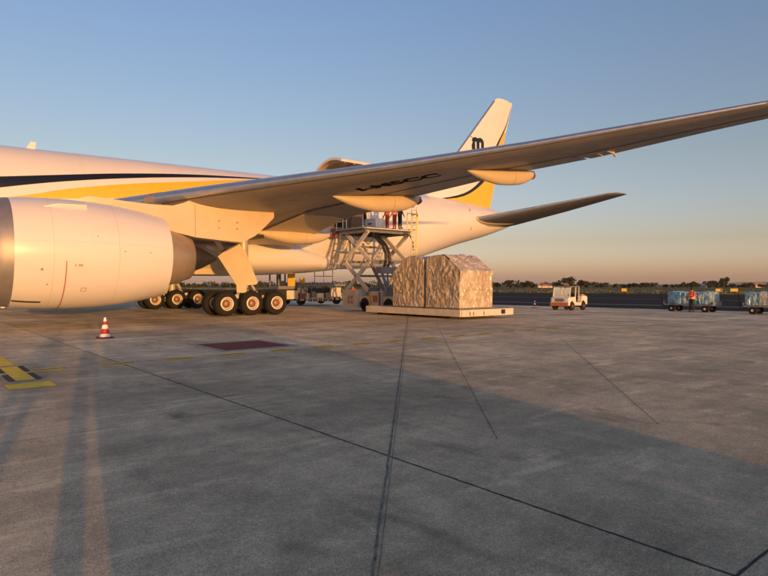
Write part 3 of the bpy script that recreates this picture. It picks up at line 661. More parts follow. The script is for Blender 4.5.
# rudder front part is white left of the stripe
k = MB(); rows = []
for z in np.linspace(12.0, 18.7, 30):
    xl = lin([p[0] for p in fin_st], [p[2] for p in fin_st], z); c = lin([p[0] for p in fin_st], [p[3] for p in fin_st], z); xa = xl+0.69*c; xb = max(xa+0.01, interp(UZ, UXa, z))
    rows.append([(xa+(xb-xa)*j/4, fin_y(xa+(xb-xa)*j/4, z, 0.012), z) for j in range(5)])
k.loft(rows, False, False); k.build('rudder_skin', 'white', fin, smooth=60)
# dark lead-in on the upper body and the letter m
lead = [(50.6, 62), (51.2, 70), (51.9, 78)]
k = MB(); prof = []
def mshape():
    P = []
    def arch(x0, x1, t, zsh):      # leg-to-leg arch with thick stroke
        n = 10; cx = (x0+x1)/2; ro = (x1-x0)/2; ri = ro-t; o_ = [(cx+ro*math.cos(a), zsh+ro*0.9*math.sin(a)) for a in np.linspace(0, math.pi, n)]; i_ = [(cx+ri*math.cos(a), zsh+ri*0.62*math.sin(a)) for a in np.linspace(0, math.pi, n)]
        for j in range(n-1): P.append([o_[j], o_[j+1], i_[j+1], i_[j]])
    t = 0.44; s_ = 0.10
    P.append([(0, 0), (t, 0), (t, 1.0), (0, 1.2)]); arch(0.06, 1.0, t*0.95, 0.72); arch(0.62, 1.62, t*0.95, 0.72)
    P.append([(0.62, 0), (1.0, 0), (1.0, 0.72), (0.62, 0.72)]); P.append([(1.24, 0.18), (1.62, 0.18), (1.62, 0.72), (1.24, 0.72)]); P.append([(1.24, 0.18), (1.34, 0.0), (1.74, 0.0), (1.62, 0.18)])
    return P
for poly in mshape():
    k.add([(56.2+x*1.0, fin_y(56.2+x, 13.62+z, 0.02+0.0004*len(k.f)), 13.62+z) for x, z in poly], [tuple(range(len(poly)))])
k.build('letter_m', 'black', fin, smooth=0, recalc=False)
k = MB(); k.loft([[(xl-0.02, -0.03, z), (xl-0.03, 0, z), (xl-0.02, 0.03, z), (xl+0.10, 0.11, z), (xl+0.10, -0.11, z)] for z, xl in [(z, lin([p[0] for p in fin_st], [p[2] for p in fin_st], z)) for z in np.linspace(9.4, 18.6, 12)]], True, True); k.build('fin_leading_edge', 'slat', fin, smooth=0)
A(fin)
for side in (-1, 1):
    so = surf('tailplane', 'tail_shaded', [(side*0.9, 7.02, 53.6, 6.9), (side*1.6, 7.08, 54.2, 6.4), (side*6.0, 8.02, 57.7, 4.35), (side*10.3, 8.96, 61.05, 2.15), (side*10.7, 9.05, 61.7, 1.6), (side*10.85, 9.08, 62.6, 0.75)], 0.10, 'H', None)
    k = surf('leading_edge', 'slat', [(side*1.8, 7.12, 54.33, 6.35), (side*10.2, 8.94, 60.95, 2.25)], 0.104, 'H', so, 0.0, 0.06)
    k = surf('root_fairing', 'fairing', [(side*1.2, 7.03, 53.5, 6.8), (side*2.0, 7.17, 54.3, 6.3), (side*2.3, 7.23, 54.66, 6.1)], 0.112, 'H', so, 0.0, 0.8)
    A(so)
b = MB()
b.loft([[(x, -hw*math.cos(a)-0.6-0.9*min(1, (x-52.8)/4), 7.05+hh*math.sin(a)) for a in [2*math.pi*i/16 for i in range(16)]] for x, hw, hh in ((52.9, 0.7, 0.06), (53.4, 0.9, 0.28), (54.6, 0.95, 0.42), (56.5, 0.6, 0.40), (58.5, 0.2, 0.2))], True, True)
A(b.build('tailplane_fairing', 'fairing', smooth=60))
b = MB()
p = fpt(53.9, 22, 0.004); 
for z0, z1 in ((7.55, 8.0), (6.2, 6.62)):
    zc, hz, hw = fus(53.95); yy = -hw*math.sqrt(max(0.0, 1-((z0+z1)/2-zc)**2/hz**2))-0.012; b.box((53.95, yy, (z0+z1)/2), (0.05, 0.03, z1-z0))
A(b.build('trim_mark', 'line', smooth=0))

# main gear -----------------------------------------------------------
def tyre_prof(): return [(-0.262, 0.365), (-0.268, 0.50), (-0.25, 0.585), (-0.20, 0.635), (-0.08, 0.66), (0.08, 0.66), (0.20, 0.635), (0.25, 0.585), (0.268, 0.50), (0.262, 0.365)]
tm = MB(); tm.lathe(tyre_prof(), (0, 0, 0), 'Y', 40); to = tm.build('tyre', 'tyre', smooth=50); tyre_me = to.data; bpy.data.objects.remove(to)
rm = MB()
for s_ in (1, -1): rm.lathe([(s_*0.10, 0.02), (s_*0.13, 0.25), (s_*0.18, 0.28), (s_*0.255, 0.305), (s_*0.268, 0.33), (s_*0.255, 0.375)], (0, 0, 0), 'Y', 36)
ro = rm.build('rim', 'rim', smooth=40); rim_me = ro.data; bpy.data.objects.remove(ro)
hm = MB()
for s_ in (1, -1): hm.lathe([(s_*0.05, 0.24), (s_*0.17, 0.22), (s_*0.25, 0.15), (s_*0.27, 0.06), (s_*0.272, 0.01)], (0, 0, 0), 'Y', 20)
ho = hm.build('hub', 'hub', smooth=40); hub_me = ho.data; bpy.data.objects.remove(ho)
for side in (-1, 1):
    cy = side*5.485; b = MB()
    b.tube((31.8, cy, 0.75), (31.7, cy, 4.9), 0.22, 18); b.tube((31.8, cy, 0.75), (31.75, cy, 2.2), 0.17, 18); b.tube((31.72, cy, 2.2), (31.7, cy, 4.9), 0.27, 18)
    b.beam((30.15, cy, 0.66), (33.45, cy, 0.66), 0.30, 0.28)
    for i in (-1, 0, 1): b.tube((31.8+1.47*i, cy-0.62, 0.66), (31.8+1.47*i, cy+0.62, 0.66), 0.10, 12)
    b.beam((31.7, cy, 2.0), (30.0, cy+side*-0.2, 4.3), 0.20, 0.20); b.beam((31.75, cy, 2.1), (31.9, cy-side*1.9, 4.2), 0.22, 0.18); b.beam((31.6, cy-side*.1, 3.0), (29.6, cy-side*.1, 3.7), 0.12, 0.16)
    b.beam((32.05, cy, 1.9), (32.35, cy, 1.35), 0.12, 0.16); b.beam((32.35, cy, 1.35), (32.0, cy, 0.85), 0.12, 0.16)
    ge = b.build('main_gear', 'gear', smooth=40)
    k = MB()
    k.path([(31.55, cy+side*0.3, 0.95), (31.4, cy+side*0.35, 1.5), (31.5, cy+side*0.32, 2.2), (31.45, cy+side*0.3, 3.4)], 0.035); k.path([(32.1, cy+side*0.35, 0.9), (32.6, cy+side*0.35, 1.15), (33.0, cy+side*0.3, 1.05), (33.2, cy+side*0.3, 0.8)], 0.03)
    k.path([(31.95, cy+side*0.3, 1.2), (32.5, cy+side*0.4, 1.4), (32.9, cy+side*0.35, 1.2)], 0.025)
    k.build('brake_hose', 'gse_black', ge)
    for i in (-1, 0, 1):
        for dy in (-0.70, 0.70):
            for nm, me in (('tyre', tyre_me), ('rim', rim_me), ('hub', hub_me)):
                o = bpy.data.objects.new(nm, me); COL.objects.link(o); o.parent = ge; o.location = (31.8+1.47*i, cy+dy, 0.655)
    for nm, a, c, w_ in (('actuator', (31.7, cy-side*0.25, 2.3), (30.4, cy-side*0.25, 3.9), 0.09), ('drag_link', (31.3, cy+side*0.05, 1.05), (31.65, cy+side*0.05, 1.75), 0.07), ('positioner', (32.7, cy+side*0.12, 0.85), (32.05, cy+side*0.12, 1.75), 0.06)):
        k = MB(); k.tube(a, c, w_, 10); k.tube(a, Vector(a)+(Vector(c)-Vector(a))*0.5, w_*1.45, 10); k.build(nm, 'gear', ge)
    for i in (-1, 0, 1):
        k = MB(); k.tube((31.8+1.47*i, cy-0.40, 0.655), (31.8+1.47*i, cy+0.40, 0.655), 0.24, 16); k.build('brake_pack', 'dark_metal', ge)
        k = MB(); k.path([(31.8+1.47*i, cy+side*0.36, 0.9), (31.9+1.3*i, cy+side*0.30, 1.12), (31.85+0.6*i, cy+side*0.26, 1.2), (31.8, cy+side*0.24, 1.5)], 0.022, 6); k.build('brake_hose', 'gse_black', ge)
    for x_, z_ in ((32.25, 1.02), (32.85, 0.98), (31.2, 1.0)):
        k = MB(); k.box((x_, cy+side*0.2, z_), (0.22, 0.16, 0.20)); k.build('valve_block', 'cream', ge, smooth=0, bevel=0.02)
    # leg door
    yy = cy+side*0.62
    k = MB(); k.prism([(29.95, 3.14), (30.62, 3.66), (31.15, 3.86), (31.55, 3.42), (32.26, 1.78), (32.15, 1.66), (31.62, 1.62), (31.58, 1.22), (31.02, 1.22), (31.0, 1.62)], yy-0.03, yy+0.03); k.build('gear_door', 'fairing', ge, smooth=0, bevel=0.012)
    k = MB()
    for z in (1.8, 2.6): k.tube((31.7, cy, z), (31.6, yy, z), 0.05, 8)
    k.build('door_link', 'gear', ge)
    # body door, hanging down beside the keel
    k = MB(); k.prism([(29.9, 2.25), (33.2, 2.25), (33.0, 2.7), (30.1, 2.7)], side*3.0-0.03, side*3.0+0.03); k.build('gear_door', 'fairing', ge, smooth=0)
    A(ge)
b = MB(); b.bb(29.0, 32.6, -6.2, -3.2, 4.22, 4.40); A(b.build('wheel_well', 'gse_black', smooth=0))
# nose gear stands outside the picture
b = MB(); b.tube((5.9, 0, 0.5), (5.9, 0, 3.0), 0.14, 14); b.tube((5.9, -0.5, 0.52), (5.9, 0.5, 0.52), 0.08, 12); ng = b.build('nose_gear', 'gear')
for dy in (-0.38, 0.38):
    for nm, me in (('tyre', tyre_me), ('rim', rim_me)):
        o = bpy.data.objects.new(nm, me); COL.objects.link(o); o.parent = ng; o.location = (5.9, dy, 0.53); o.scale = (0.8, 0.7, 0.8)
A(ng)

# ---------------------------------------------------------------- people
def person(loc, rz, label, joints=None, top='hivis', legs='dark_cloth', group=None, vest=True, hair='hair', scale=1.0, leg=1.0):
    root = empty('person', loc, label, 'person', group, rz); root.scale = (scale,)*3
    J = dict(pelvis=(0, 0, 0.95), chest=(0, 0, 1.28), neck=(0, 0, 1.48), head=(0, 0.02, 1.58), crown=(0, 0.02, 1.70),
             shl=(-0.19, 0, 1.42), ell=(-0.25, 0.02, 1.14), wrl=(-0.24, 0.14, 0.92), hdl=(-0.23, 0.19, 0.85),
             shr=(0.19, 0, 1.42), elr=(0.25, 0.02, 1.14), wrr=(0.24, 0.14, 0.92), hdr=(0.23, 0.19, 0.85),
             hpl=(-0.10, 0, 0.90), knl=(-0.12, 0.02, 0.50), anl=(-0.13, 0, 0.10), tol=(-0.15, 0.17, 0.05),
             hpr=(0.10, 0, 0.90), knr=(0.12, 0.02, 0.50), anr=(0.13, 0, 0.10), tor=(0.15, 0.17, 0.05))
    J.update(joints or {})
    rad = dict(pelvis=.15, chest=.165, neck=.062, head=.095, crown=.075, shl=.075, shr=.075, ell=.05, elr=.05, wrl=.036, wrr=.036, hdl=.042, hdr=.042, hpl=.105, hpr=.105, knl=.072, knr=.072, anl=.05, anr=.05, tol=.042, tor=.042)
    for q in ('knl', 'knr', 'anl', 'anr'): rad[q] *= leg
    names = list(J); E_ = [('pelvis', 'chest'), ('chest', 'neck'), ('neck', 'head'), ('head', 'crown'), ('chest', 'shl'), ('shl', 'ell'), ('ell', 'wrl'), ('wrl', 'hdl'), ('chest', 'shr'), ('shr', 'elr'), ('elr', 'wrr'), ('wrr', 'hdr'), ('pelvis', 'hpl'), ('hpl', 'knl'), ('knl', 'anl'), ('anl', 'tol'), ('pelvis', 'hpr'), ('hpr', 'knr'), ('knr', 'anr'), ('anr', 'tor')]
    me = bpy.data.meshes.new('body'); me.from_pydata([J[n] for n in names], [(names.index(a), names.index(c)) for a, c in E_], [])
    o = bpy.data.objects.new('body', me); COL.objects.link(o); o.parent = root
    sk = o.modifiers.new('skin', 'SKIN'); sk.use_smooth_shade = True
    for n, sv in zip(names, me.skin_vertices[0].data): sv.radius = (rad[n]*(0.82 if n in ('chest', 'pelvis') else 1), rad[n]*(1.1 if n in ('chest',) else 1)); sv.use_root = (n == 'pelvis')
    ss = o.modifiers.new('sub', 'SUBSURF'); ss.levels = 2; ss.render_levels = 2
    # clothing colours run with the height on the body
    key = 'person_'+top+legs
    if key not in MATS:
        m = bpy.data.materials.new(key); m.use_nodes = True; t = m.node_tree; N = t.nodes; L = t.links; bs = N['Principled BSDF']; bs.inputs['Roughness'].default_value = 0.8
        tc = N.new('ShaderNodeTexCoord'); sp = N.new('ShaderNodeSeparateXYZ'); L.new(tc.outputs['Object'], sp.inputs[0])
        cr = N.new('ShaderNodeValToRGB'); cr.color_ramp.interpolation = 'CONSTANT'; e = cr.color_ramp.elements
        colr = dict(hivis=(0.85, 0.12, 0.03), dark_cloth=(0.025, 0.027, 0.035), red_cloth=(0.42, 0.06, 0.045), grey_cloth=(0.16, 0.16, 0.17))
        e[0].position = 0; e[0].color = (0.02, 0.018, 0.016, 1); e[1].position = 0.055; e[1].color = (*colr[legs], 1)
        for pz, c in ((0.475, colr[top]), (0.745, (0.45, 0.26, 0.18))): q = e.new(pz); q.color = (*c, 1)
        dv = N.new('ShaderNodeMath'); dv.operation = 'DIVIDE'; dv.inputs[1].default_value = 2.0; L.new(sp.outputs['Z'], dv.inputs[0]); L.new(dv.outputs[0], cr.inputs[0])
        no = N.new('ShaderNodeTexNoise'); no.inputs['Scale'].default_value = 14; mx = N.new('ShaderNodeMix'); mx.data_type = 'RGBA'; mx.blend_type = 'MULTIPLY'; mx.inputs['Factor'].default_value = 0.5
        L.new(cr.outputs[0], mx.inputs['A']); L.new(no.outputs['Color'], mx.inputs['B']); L.new(mx.outputs['Result'], bs.inputs['Base Color']); MATS[key] = m
    me.materials.append(MATS[key])
    h = Vector(J['head'])
    k = MB(); k.lathe([(-0.02, 0.118), (0.05, 0.122), (0.11, 0.10), (0.15, 0.05), (0.158, 0.004)], (h.x, h.y-0.012, h.z+0.03), 'Z', 16); k.build('hair', hair, root, smooth=60)
    k = MB(); k.box((h.x, h.y+0.115, h.z+0.005), (0.03, 0.035, 0.045), taper=0.6); k.build('nose', 'skin', root, smooth=0)
    for s_ in (-1, 1):
        k = MB(); k.box((h.x+s_*0.105, h.y, h.z), (0.02, 0.05, 0.07)); k.build('ear', 'skin', root, smooth=0, bevel=0.008)
        hd = Vector(J['hdl' if s_ < 0 else 'hdr']); wr_ = Vector(J['wrl' if s_ < 0 else 'wrr']); d = (hd-wr_).normalized(); sd_ = d.cross(Vector((0, 0, 1)) if abs(d.z) < .9 else Vector((0, 1, 0))).normalized()
        k = MB()
        for q, ln in ((-1.5, .065), (-.5, .085), (.5, .09), (1.5, .075)):
            a = hd+d*0.03+sd_*q*0.019; c = a+d*ln*0.6; k.tube(a, c, .0095, 6); k.tube(c, c+d*ln*.4+Vector((0, 0.012, 0)), .0085, 6)
        k.tube(hd-d*0.01+sd_*0.04*s_, hd+d*0.045+sd_*0.062*s_, .0105, 6)
        k.build('fingers', 'skin', root, smooth=60)
    if vest:
        c, p = Vector(J['chest']), Vector(J['pelvis']); k = MB(); rs = []
        for t, w_, dd in ((0.0, .185, .135), (.35, .19, .14), (.8, .205, .15), (1.1, .215, .15), (1.42, .16, .11)):
            q = p+(c-p)*t; rs.append([(q.x+w_*math.cos(a), q.y+dd*math.sin(a), q.z) for a in [2*math.pi*i/20 for i in range(20)]])
        k.loft(rs, True, False); k.build('vest', 'hivis', root, smooth=60)
        k = MB()
        for t in (0.25, 0.75):
            q = p+(c-p)*t; w_ = .195+.01*t; dd = .143+.012*t
            k.loft([[(q.x+w_*math.cos(a), q.y+dd*math.sin(a), q.z+z) for a in [2*math.pi*i/20 for i in range(20)]] for z in (-.025, .025)], True, False)
        kb = k.build('reflective_bands', 'reflect', root, smooth=60); kb['kind'] = 'stuff'
    return root

# ---------------------------------------------------------------- main deck loader (raised at the door)
LX0, LX1 = 39.35, 42.95
ld = empty('cargo_loader', (41.1, -6.5, ground_z(41.1)), 'tall scissor-lift cargo loader raised to the open door of the jet', 'cargo loader')
def P(o, par, base):
    o.parent = par; o.location = -Vector(base); return o
LB = (41.1, -6.5, ground_z(41.1))
b = MB()
b.bb(LX0, LX0+1.1, -5.75, -4.15, 0.22, 1.32); b.bb(LX0+0.02, LX0+1.1, -8.15, -6.95, 0.30, 1.25); b.bb(LX1-1.1, LX1, -5.75, -4.15, 0.22, 1.32); b.bb(LX1-1.1, LX1, -8.15, -6.95, 0.30, 1.25)
b.bb(LX0+0.15, LX1-0.15, -9.6, -4.3, 0.55, 0.95)
P(b.build('chassis', 'cream', None, smooth=0, bevel=0.02), ld, LB)
b = MB(); b.bb(LX0+0.3, LX1-0.3, -9.9, -8.3, 0.35, 1.5); P(b.build('engine_housing', 'gse_grey', None, smooth=0, bevel=0.02), ld, LB)
b = MB()
for y0, z0 in ((-5.2, 0.55), (-4.9, 0.55), (-5.2, 0.85), (-4.9, 0.85)): b.beam((LX0-0.006, y0-0.1, z0-0.1), (LX0-0.006, y0+0.1, z0+0.1), 0.006, 0.06); b.beam((LX0-0.007, y0+0.1, z0-0.1), (LX0-0.007, y0-0.1, z0+0.1), 0.006, 0.06)
lg = P(b.build('red_emblem', 'red', None, smooth=0), ld, LB); lg['kind'] = 'stuff'
for x in (LX0+0.25, LX1-0.25):
    for y in (-6.35, -8.65):
        k = MB(); k.lathe([(-0.17, 0.2), (-0.17, 0.36), (-0.12, 0.42), (0.12, 0.42), (0.17, 0.36), (0.17, 0.2), (0.1, 0.18), (0.1, 0.01)], (x, y, 0.42), 'X', 24); k.lathe([(-0.1, 0.2), (-0.1, 0.01)], (x, y, 0.42), 'X', 24); P(k.build('wheel', 'tyre', None, smooth=40), ld, LB)
ZB, ZM, ZT = 1.28, 3.15, 5.0
LP = (LB[0], LB[1], LB[2]-0.30)
for x in (LX0+0.12, LX1-0.12):
    for y0, z0, y1, z1, dx in ((-6.75, ZB, -4.25, ZM, 0), (-4.25, ZB, -6.75, ZM, 0.14), (-4.25, ZM, -6.75, ZT, 0), (-6.75, ZM, -4.25, ZT, 0.14)):
        xx_ = x+dx*(1 if x < 41 else -1); k = MB(); k.beam((xx_, y0, z0), (xx_, y1, z1), 0.12, 0.26); P(k.build('scissor_arm', 'cream', None, smooth=0, bevel=0.015), ld, LB)
for y, z in ((-5.5, (ZB+ZM)/2), (-5.5, (ZM+ZT)/2), (-4.25, ZM), (-6.75, ZM)):
    k = MB(); k.tube((LX0+0.02, y, z), (LX1-0.02, y, z), 0.07, 10); P(k.build('pivot_tube', 'gse_grey', None), ld, LB)
# front bridge legs and ram, darker
for x in (LX0+0.9, LX1-0.9):
    k = MB(); k.tube((x, -7.4, 1.2), (x, -5.6, 3.6), 0.11, 12); k.tube((x, -5.6, 3.6), (x, -5.2, 4.3), 0.07, 12); P(k.build('lift_ram', 'gse_grey', None), ld, LB)
for x0 in (LX0+0.3, LX0+1.5):
    for s_ in (-1, 1):
        k = MB(); k.beam((x0, -8.4, 1.3), (x0+0.9*(s_ > 0), -7.5+s_*0.2, 2.7), 0.10, 0.16); P(k.build('bridge_strut', 'gse_grey', None, smooth=0), ld, LB)
b = MB(); b.bb(LX0+0.35, LX1-0.5, -7.75, -7.15, 2.35, 2.75); P(b.build('pump_block', 'gse_grey', None, smooth=0, bevel=0.03), ld, LB)
for j in range(2):
    k = MB(); x0 = LX0+0.9+0.3*j; k.path([(x0, -7.3, 2.7), (x0+0.02, -7.5, 3.1), (x0+0.02, -7.45, 3.6), (x0, -7.2, 4.1), (x0-0.1, -6.8, 4.5), (x0-0.1, -6.3, 4.8), (x0-0.1, -6.1, 4.95)], 0.085, 10); P(k.build('hydraulic_hose', 'gse_black', None), ld, LB)
for x in (LX0+0.25, LX0+1.2, LX0+2.3):
    k = MB(); k.beam((x, -6.6, 4.95), (x, -4.0, 4.95), 0.09, 0.14); P(k.build('cross_member', 'gse_black', None, smooth=0), ld, LB)
for y in (-5.9, -4.9, -4.4):
    k = MB(); k.path([(LX0+0.3, y, 4.9), (LX0+0.35, y-0.1, 4.45), (LX0+0.5, y-0.35, 4.2), (LX0+0.6, y-0.7, 4.5), (LX0+0.6, y-0.8, 4.9)], 0.028, 6); P(k.build('cable_loop', 'gse_black', None), ld, LB)
for y0, m_ in ((-8.05, 'red_dull'), (-7.1, 'gse_yellow')):
    k = MB(); k.bb(LX0-0.03, LX0+0.015, y0, y0+0.12, 0.32, 1.22); P(k.build('warning_stripe', m_, None, smooth=0), ld, LB)
k = MB(); k.bb(LX0-0.02, LX0+0.01, -7.75, -7.35, 0.6, 1.0); P(k.build('hatch', 'orange', None, smooth=0), ld, LB)
k = MB(); k.bb(LX0+0.2, LX0+0.9, -6.95, -6.4, 1.0, 1.5); P(k.build('battery_box', 'gse_grey', None, smooth=0, bevel=0.02), ld, LB)
# platforms
b = MB(); b.bb(LX0-0.05, LX1+0.05, -6.7, -3.35, 4.72, 4.86)
for y in (-6.65, -3.45): b.bb(LX0-0.07, LX1+0.07, y-0.06, y+0.06, 4.62, 4.95)
for x in (LX0, LX1): b.bb(x-0.06, x+0.06, -6.7, -3.35, 4.60, 4.98)
P(b.build('platform', 'gse_grey', None, smooth=0, bevel=0.012), ld, LP)
for j in range(9):
    k = MB(); y = -6.45+j*0.36; k.tube((LX0+0.15, y, 4.92), (LX1-0.15, y, 4.92), 0.055, 10); P(k.build('roller', 'roller', None), ld, LP)
b = MB(); b.bb(LX0-0.25, LX0+0.05, -3.75, -3.2, 4.40, 5.05); P(b.build('bumper', 'red_dull', None, smooth=0, bevel=0.03), ld, LP)
b = MB(); b.bb(LX0-0.40, LX0-0.07, -6.9, -3.9, 4.84, 4.90); P(b.build('catwalk', 'roller', None, smooth=0), ld, LP)
b = MB(); b.bb(LX0-0.30, LX1+0.05, -7.15, -6.78, 4.80, 4.86); P(b.build('catwalk', 'cream', None, smooth=0), ld, LP)
for y in (-4.0, -4.7, -5.1, -6.8):
    k = MB(); k.tube((LX0-0.34, y, 4.86), (LX0-0.34, y, 5.95), 0.03, 8); P(k.build('rail_post', 'cream', None), ld, LP)
for z in (5.4, 5.93):
    k = MB(); k.tube((LX0-0.34, -5.1, z), (LX0-0.34, -4.0, z), 0.024, 8); P(k.build('hand_rail', 'cream', None), ld, LP)
for y in (-3.62, -4.1):
    k = MB(); k.beam((LX0-0.10, y, 4.7), (LX0-0.10, y+0.75, 2.5), 0.06, 0.12); P(k.build('stair_stringer', 'gse_grey', None, smooth=0), ld, LP)
for i in range(5):
    k = MB(); t = (i+0.5)/5; k.bb(LX0-0.16, LX0-0.04, -4.08+0.75*t, -3.58+0.75*t, 4.7-2.2*t-0.03, 4.7-2.2*t+0.03); P(k.build('stair_tread', 'gse_grey', None, smooth=0), ld, LP)
# yellow ladder and cage at the far corner
YX, YY = LX1-0.05, -7.2
for x in (YX-0.22, YX+0.22):
    k = MB(); k.tube((x, YY, 3.35), (x, YY, 6.35), 0.035, 8); P(k.build('ladder_rail', 'ladder_yellow', None), ld, LP)
for i in range(12):
    k = MB(); k.tube((YX-0.22, YY, 3.45+0.25*i), (YX+0.22, YY, 3.45+0.25*i), 0.03, 6); P(k.build('ladder_rung', 'ladder_yellow', None), ld, LP)
for z in (4.95, 5.45, 5.95):
    k = MB(); k.path([(YX-0.6, YY, z), (YX+0.3, YY, z), (YX+0.3, YY+0.5, z)], 0.032); P(k.build('cage_rail', 'ladder_yellow', None), ld, LP)
for x, y in ((YX-0.6, YY), (YX+0.3, YY), (YX+0.3, YY+0.5)):
    k = MB(); k.tube((x, y, 4.86), (x, y, 5.97), 0.032, 8); P(k.build('cage_post', 'ladder_yellow', None), ld, LP)
b = MB(); b.tube((YX-0.1, YY, 6.35), (YX-0.1, YY, 6.55), 0.08, 10); P(b.build('beacon', 'red', None), ld, LP)
k = MB(); k.path([(YX-0.55, -6.9, 4.7), (YX-0.15, -7.0, 4.5), (YX-0.02, -7.1, 4.1), (YX-0.0, -7.1, 3.6)], 0.04); P(k.build('hydraulic_hose', 'gse_black', None), ld, LP)
# containers on the platform
c1 = empty('cargo_bin', (LX0+0.75, -4.3, 5.285), 'dark boxy cargo bin on the far end of the raised platform', 'bin')
b = MB(); b.prism([(-0.5, 0), (0.5, 0), (0.5, 0.8), (0.42, 0.98), (-0.42, 0.98), (-0.5, 0.8)], -0.45, 0.45, 'YZ'); b.build('shell', 'interior', c1, smooth=0, bevel=0.02)
b = MB()
for y in (-0.5, 0.5): b.bb(-0.47, 0.47, y-0.03, y+0.03, 0.0, 0.08)
b.build('base_rail', 'gear', c1, smooth=0)['kind'] = 'stuff'
c2 = empty('equipment_case', (LX0+1.75, -5.35, 5.285), 'pale grey equipment case in the middle of the raised platform', 'case')
b = MB(); b.prism([(-0.62, 0), (0.62, 0), (0.62, 0.5), (0.5, 0.66), (-0.5, 0.66), (-0.62, 0.5)], -0.4, 0.4, 'YZ'); b.build('shell', 'gse_white', c2, smooth=0, bevel=0.02)
b = MB(); b.bb(-0.412, -0.402, -0.2, 0.2, 0.28, 0.36); b.build('handle', 'gse_black', c2, smooth=0)
person((LX0+2.75, -5.45, 5.285), R(80), 'person in orange workwear on the loader platform beside the grey case', legs='hivis', group='loader crew')
person((LX0+3.15, -6.25, 5.285), R(-100), 'person in dark clothes on the loader platform beside the yellow ladder', top='dark_cloth', vest=False, group='loader crew')
person((LX0+3.0, -5.9, 5.285), R(20), 'person in red trousers on the loader platform between the other two crew', top='hivis', legs='red_cloth', group='loader crew')

# ---------------------------------------------------------------- low loader behind the jet
LB2 = (43.6, 6.9, ground_z(43.6))
l2 = empty('deck_loader', LB2, 'low cargo loader with yellow cab parked under the far side of the jet', 'cargo loader')
b = MB(); b.bb(41.9, 46.4, 5.6, 8.3, 0.45, 0.95); b.bb(41.9, 42.9, 5.55, 6.6, 0.35, 1.42); b.bb(45.2, 46.2, 5.55, 6.6, 0.35, 1.42); P(b.build('chassis', 'cream', None, smooth=0, bevel=0.02), l2, LB2)
b = MB(); b.bb(43.0, 45.1, 5.75, 8.1, 0.40, 1.35); P(b.build('engine_housing', 'gse_black', None, smooth=0, bevel=0.02), l2, LB2)
b = MB(); b.bb(41.8, 46.6, 5.4, 8.4, 1.52, 1.72); P(b.build('deck', 'gse_grey', None, smooth=0, bevel=0.01), l2, LB2)
for j in range(12):
    k = MB(); x = 42.0+j*0.39; k.tube((x, 5.5, 1.78), (x, 8.3, 1.78), 0.06, 8); P(k.build('roller', 'roller', None), l2, LB2)
for x in (42.3, 45.8):
    for y in (5.75, 8.1):
        k = MB(); k.lathe([(-0.14, 0.2), (-0.14, 0.33), (-0.1, 0.38), (0.1, 0.38), (0.14, 0.33), (0.14, 0.2), (0.05, 0.02)], (x, y-0.1, 0.38), 'Y', 20); P(k.build('wheel', 'tyre', None, smooth=40), l2, LB2)
for i in range(9):
    k = MB(); x = 43.0+0.25*i; k.prism([(x, 0.28), (x+0.11, 0.28), (x+0.19, 0.46), (x+0.08, 0.46)], 5.52, 5.54); P(k.build('chevron', 'gse_white' if i % 2 else 'orange', None, smooth=0), l2, LB2)
b = MB(); b.bb(42.95, 45.3, 5.545, 5.60, 0.26, 0.48); P(b.build('skirt', 'gse_black', None, smooth=0), l2, LB2)
for x in (43.5, 44.4, 45.3):
    k = MB(); k.tube((x, 5.5, 1.72), (x, 5.5, 2.95), 0.03, 8); P(k.build('rail_post', 'gse_grey', None), l2, LB2)
for z in (2.35, 2.93):
    k = MB(); k.tube((43.5, 5.5, z), (45.3, 5.5, z), 0.028, 8); P(k.build('hand_rail', 'gse_grey', None), l2, LB2)
b = MB()
for x in (40.15, 41.55):
    for y in (5.5, 6.9): b.bb(x-0.05, x+0.05, y-0.05, y+0.05, 1.55, 2.95)
b.bb(40.05, 41.65, 5.4, 7.0, 2.93, 3.03); b.bb(40.1, 41.6, 5.45, 6.95, 1.30, 1.55); P(b.build('cab_frame', 'gse_grey', None, smooth=0), l2, LB2)
b = MB(); b.bb(40.95, 41.60, 5.42, 5.48, 1.55, 2.70); P(b.build('cab_panel', 'gse_yellow', None, smooth=0), l2, LB2)
b = MB(); b.bb(40.4, 40.9, 5.7, 6.3, 1.55, 1.95); b.bb(40.4, 40.5, 5.7, 6.3, 1.95, 2.5); P(b.build('seat', 'gse_black', None, smooth=0, bevel=0.03), l2, LB2)
b = MB(); b.bb(40.1, 42.0, 5.6, 8.0, 0.40, 1.29); P(b.build('front_housing', 'gse_black', None, smooth=0, bevel=0.02), l2, LB2)
for nm, m_, x0, x1, y0, y1, z0, z1 in (('side_panel', 'cream', 40.9, 41.9, 5.5, 5.58, 0.5, 1.2), ('tool_box', 'red_dull', 41.95, 42.5, 5.3, 5.53, 0.5, 0.95), ('tool_box', 'cream', 45.3, 45.9, 5.3, 5.53, 0.6, 1.1), ('control_box', 'gse_yellow', 42.0, 42.4, 5.2, 5.4, 1.75, 2.2), ('hose_reel', 'gse_grey', 43.1, 43.5, 5.3, 5.7, 0.6, 1.1), ('battery_box', 'gse_grey', 44.5, 45.05, 5.35, 5.72, 0.55, 1.0), ('fuel_tank', 'gse_white', 43.65, 44.3, 5.4, 5.72, 0.6, 0.95), ('step', 'roller', 42.55, 42.95, 5.2, 5.53, 0.35, 0.42), ('lamp', 'reflect', 46.42, 46.5, 5.6, 5.8, 1.15, 1.3)):
    k = MB(); k.bb(x0, x1, y0, y1, z0, z1); P(k.build(nm, m_, None, smooth=0, bevel=0.015), l2, LB2)
for x in (42.1, 42.6, 43.05, 44.9, 45.5, 46.3):
    k = MB(); k.beam((x, 5.45, 0.5), (x+0.15, 5.45, 1.55), 0.05, 0.07); P(k.build('frame_strut', 'gse_grey', None, smooth=0), l2, LB2)
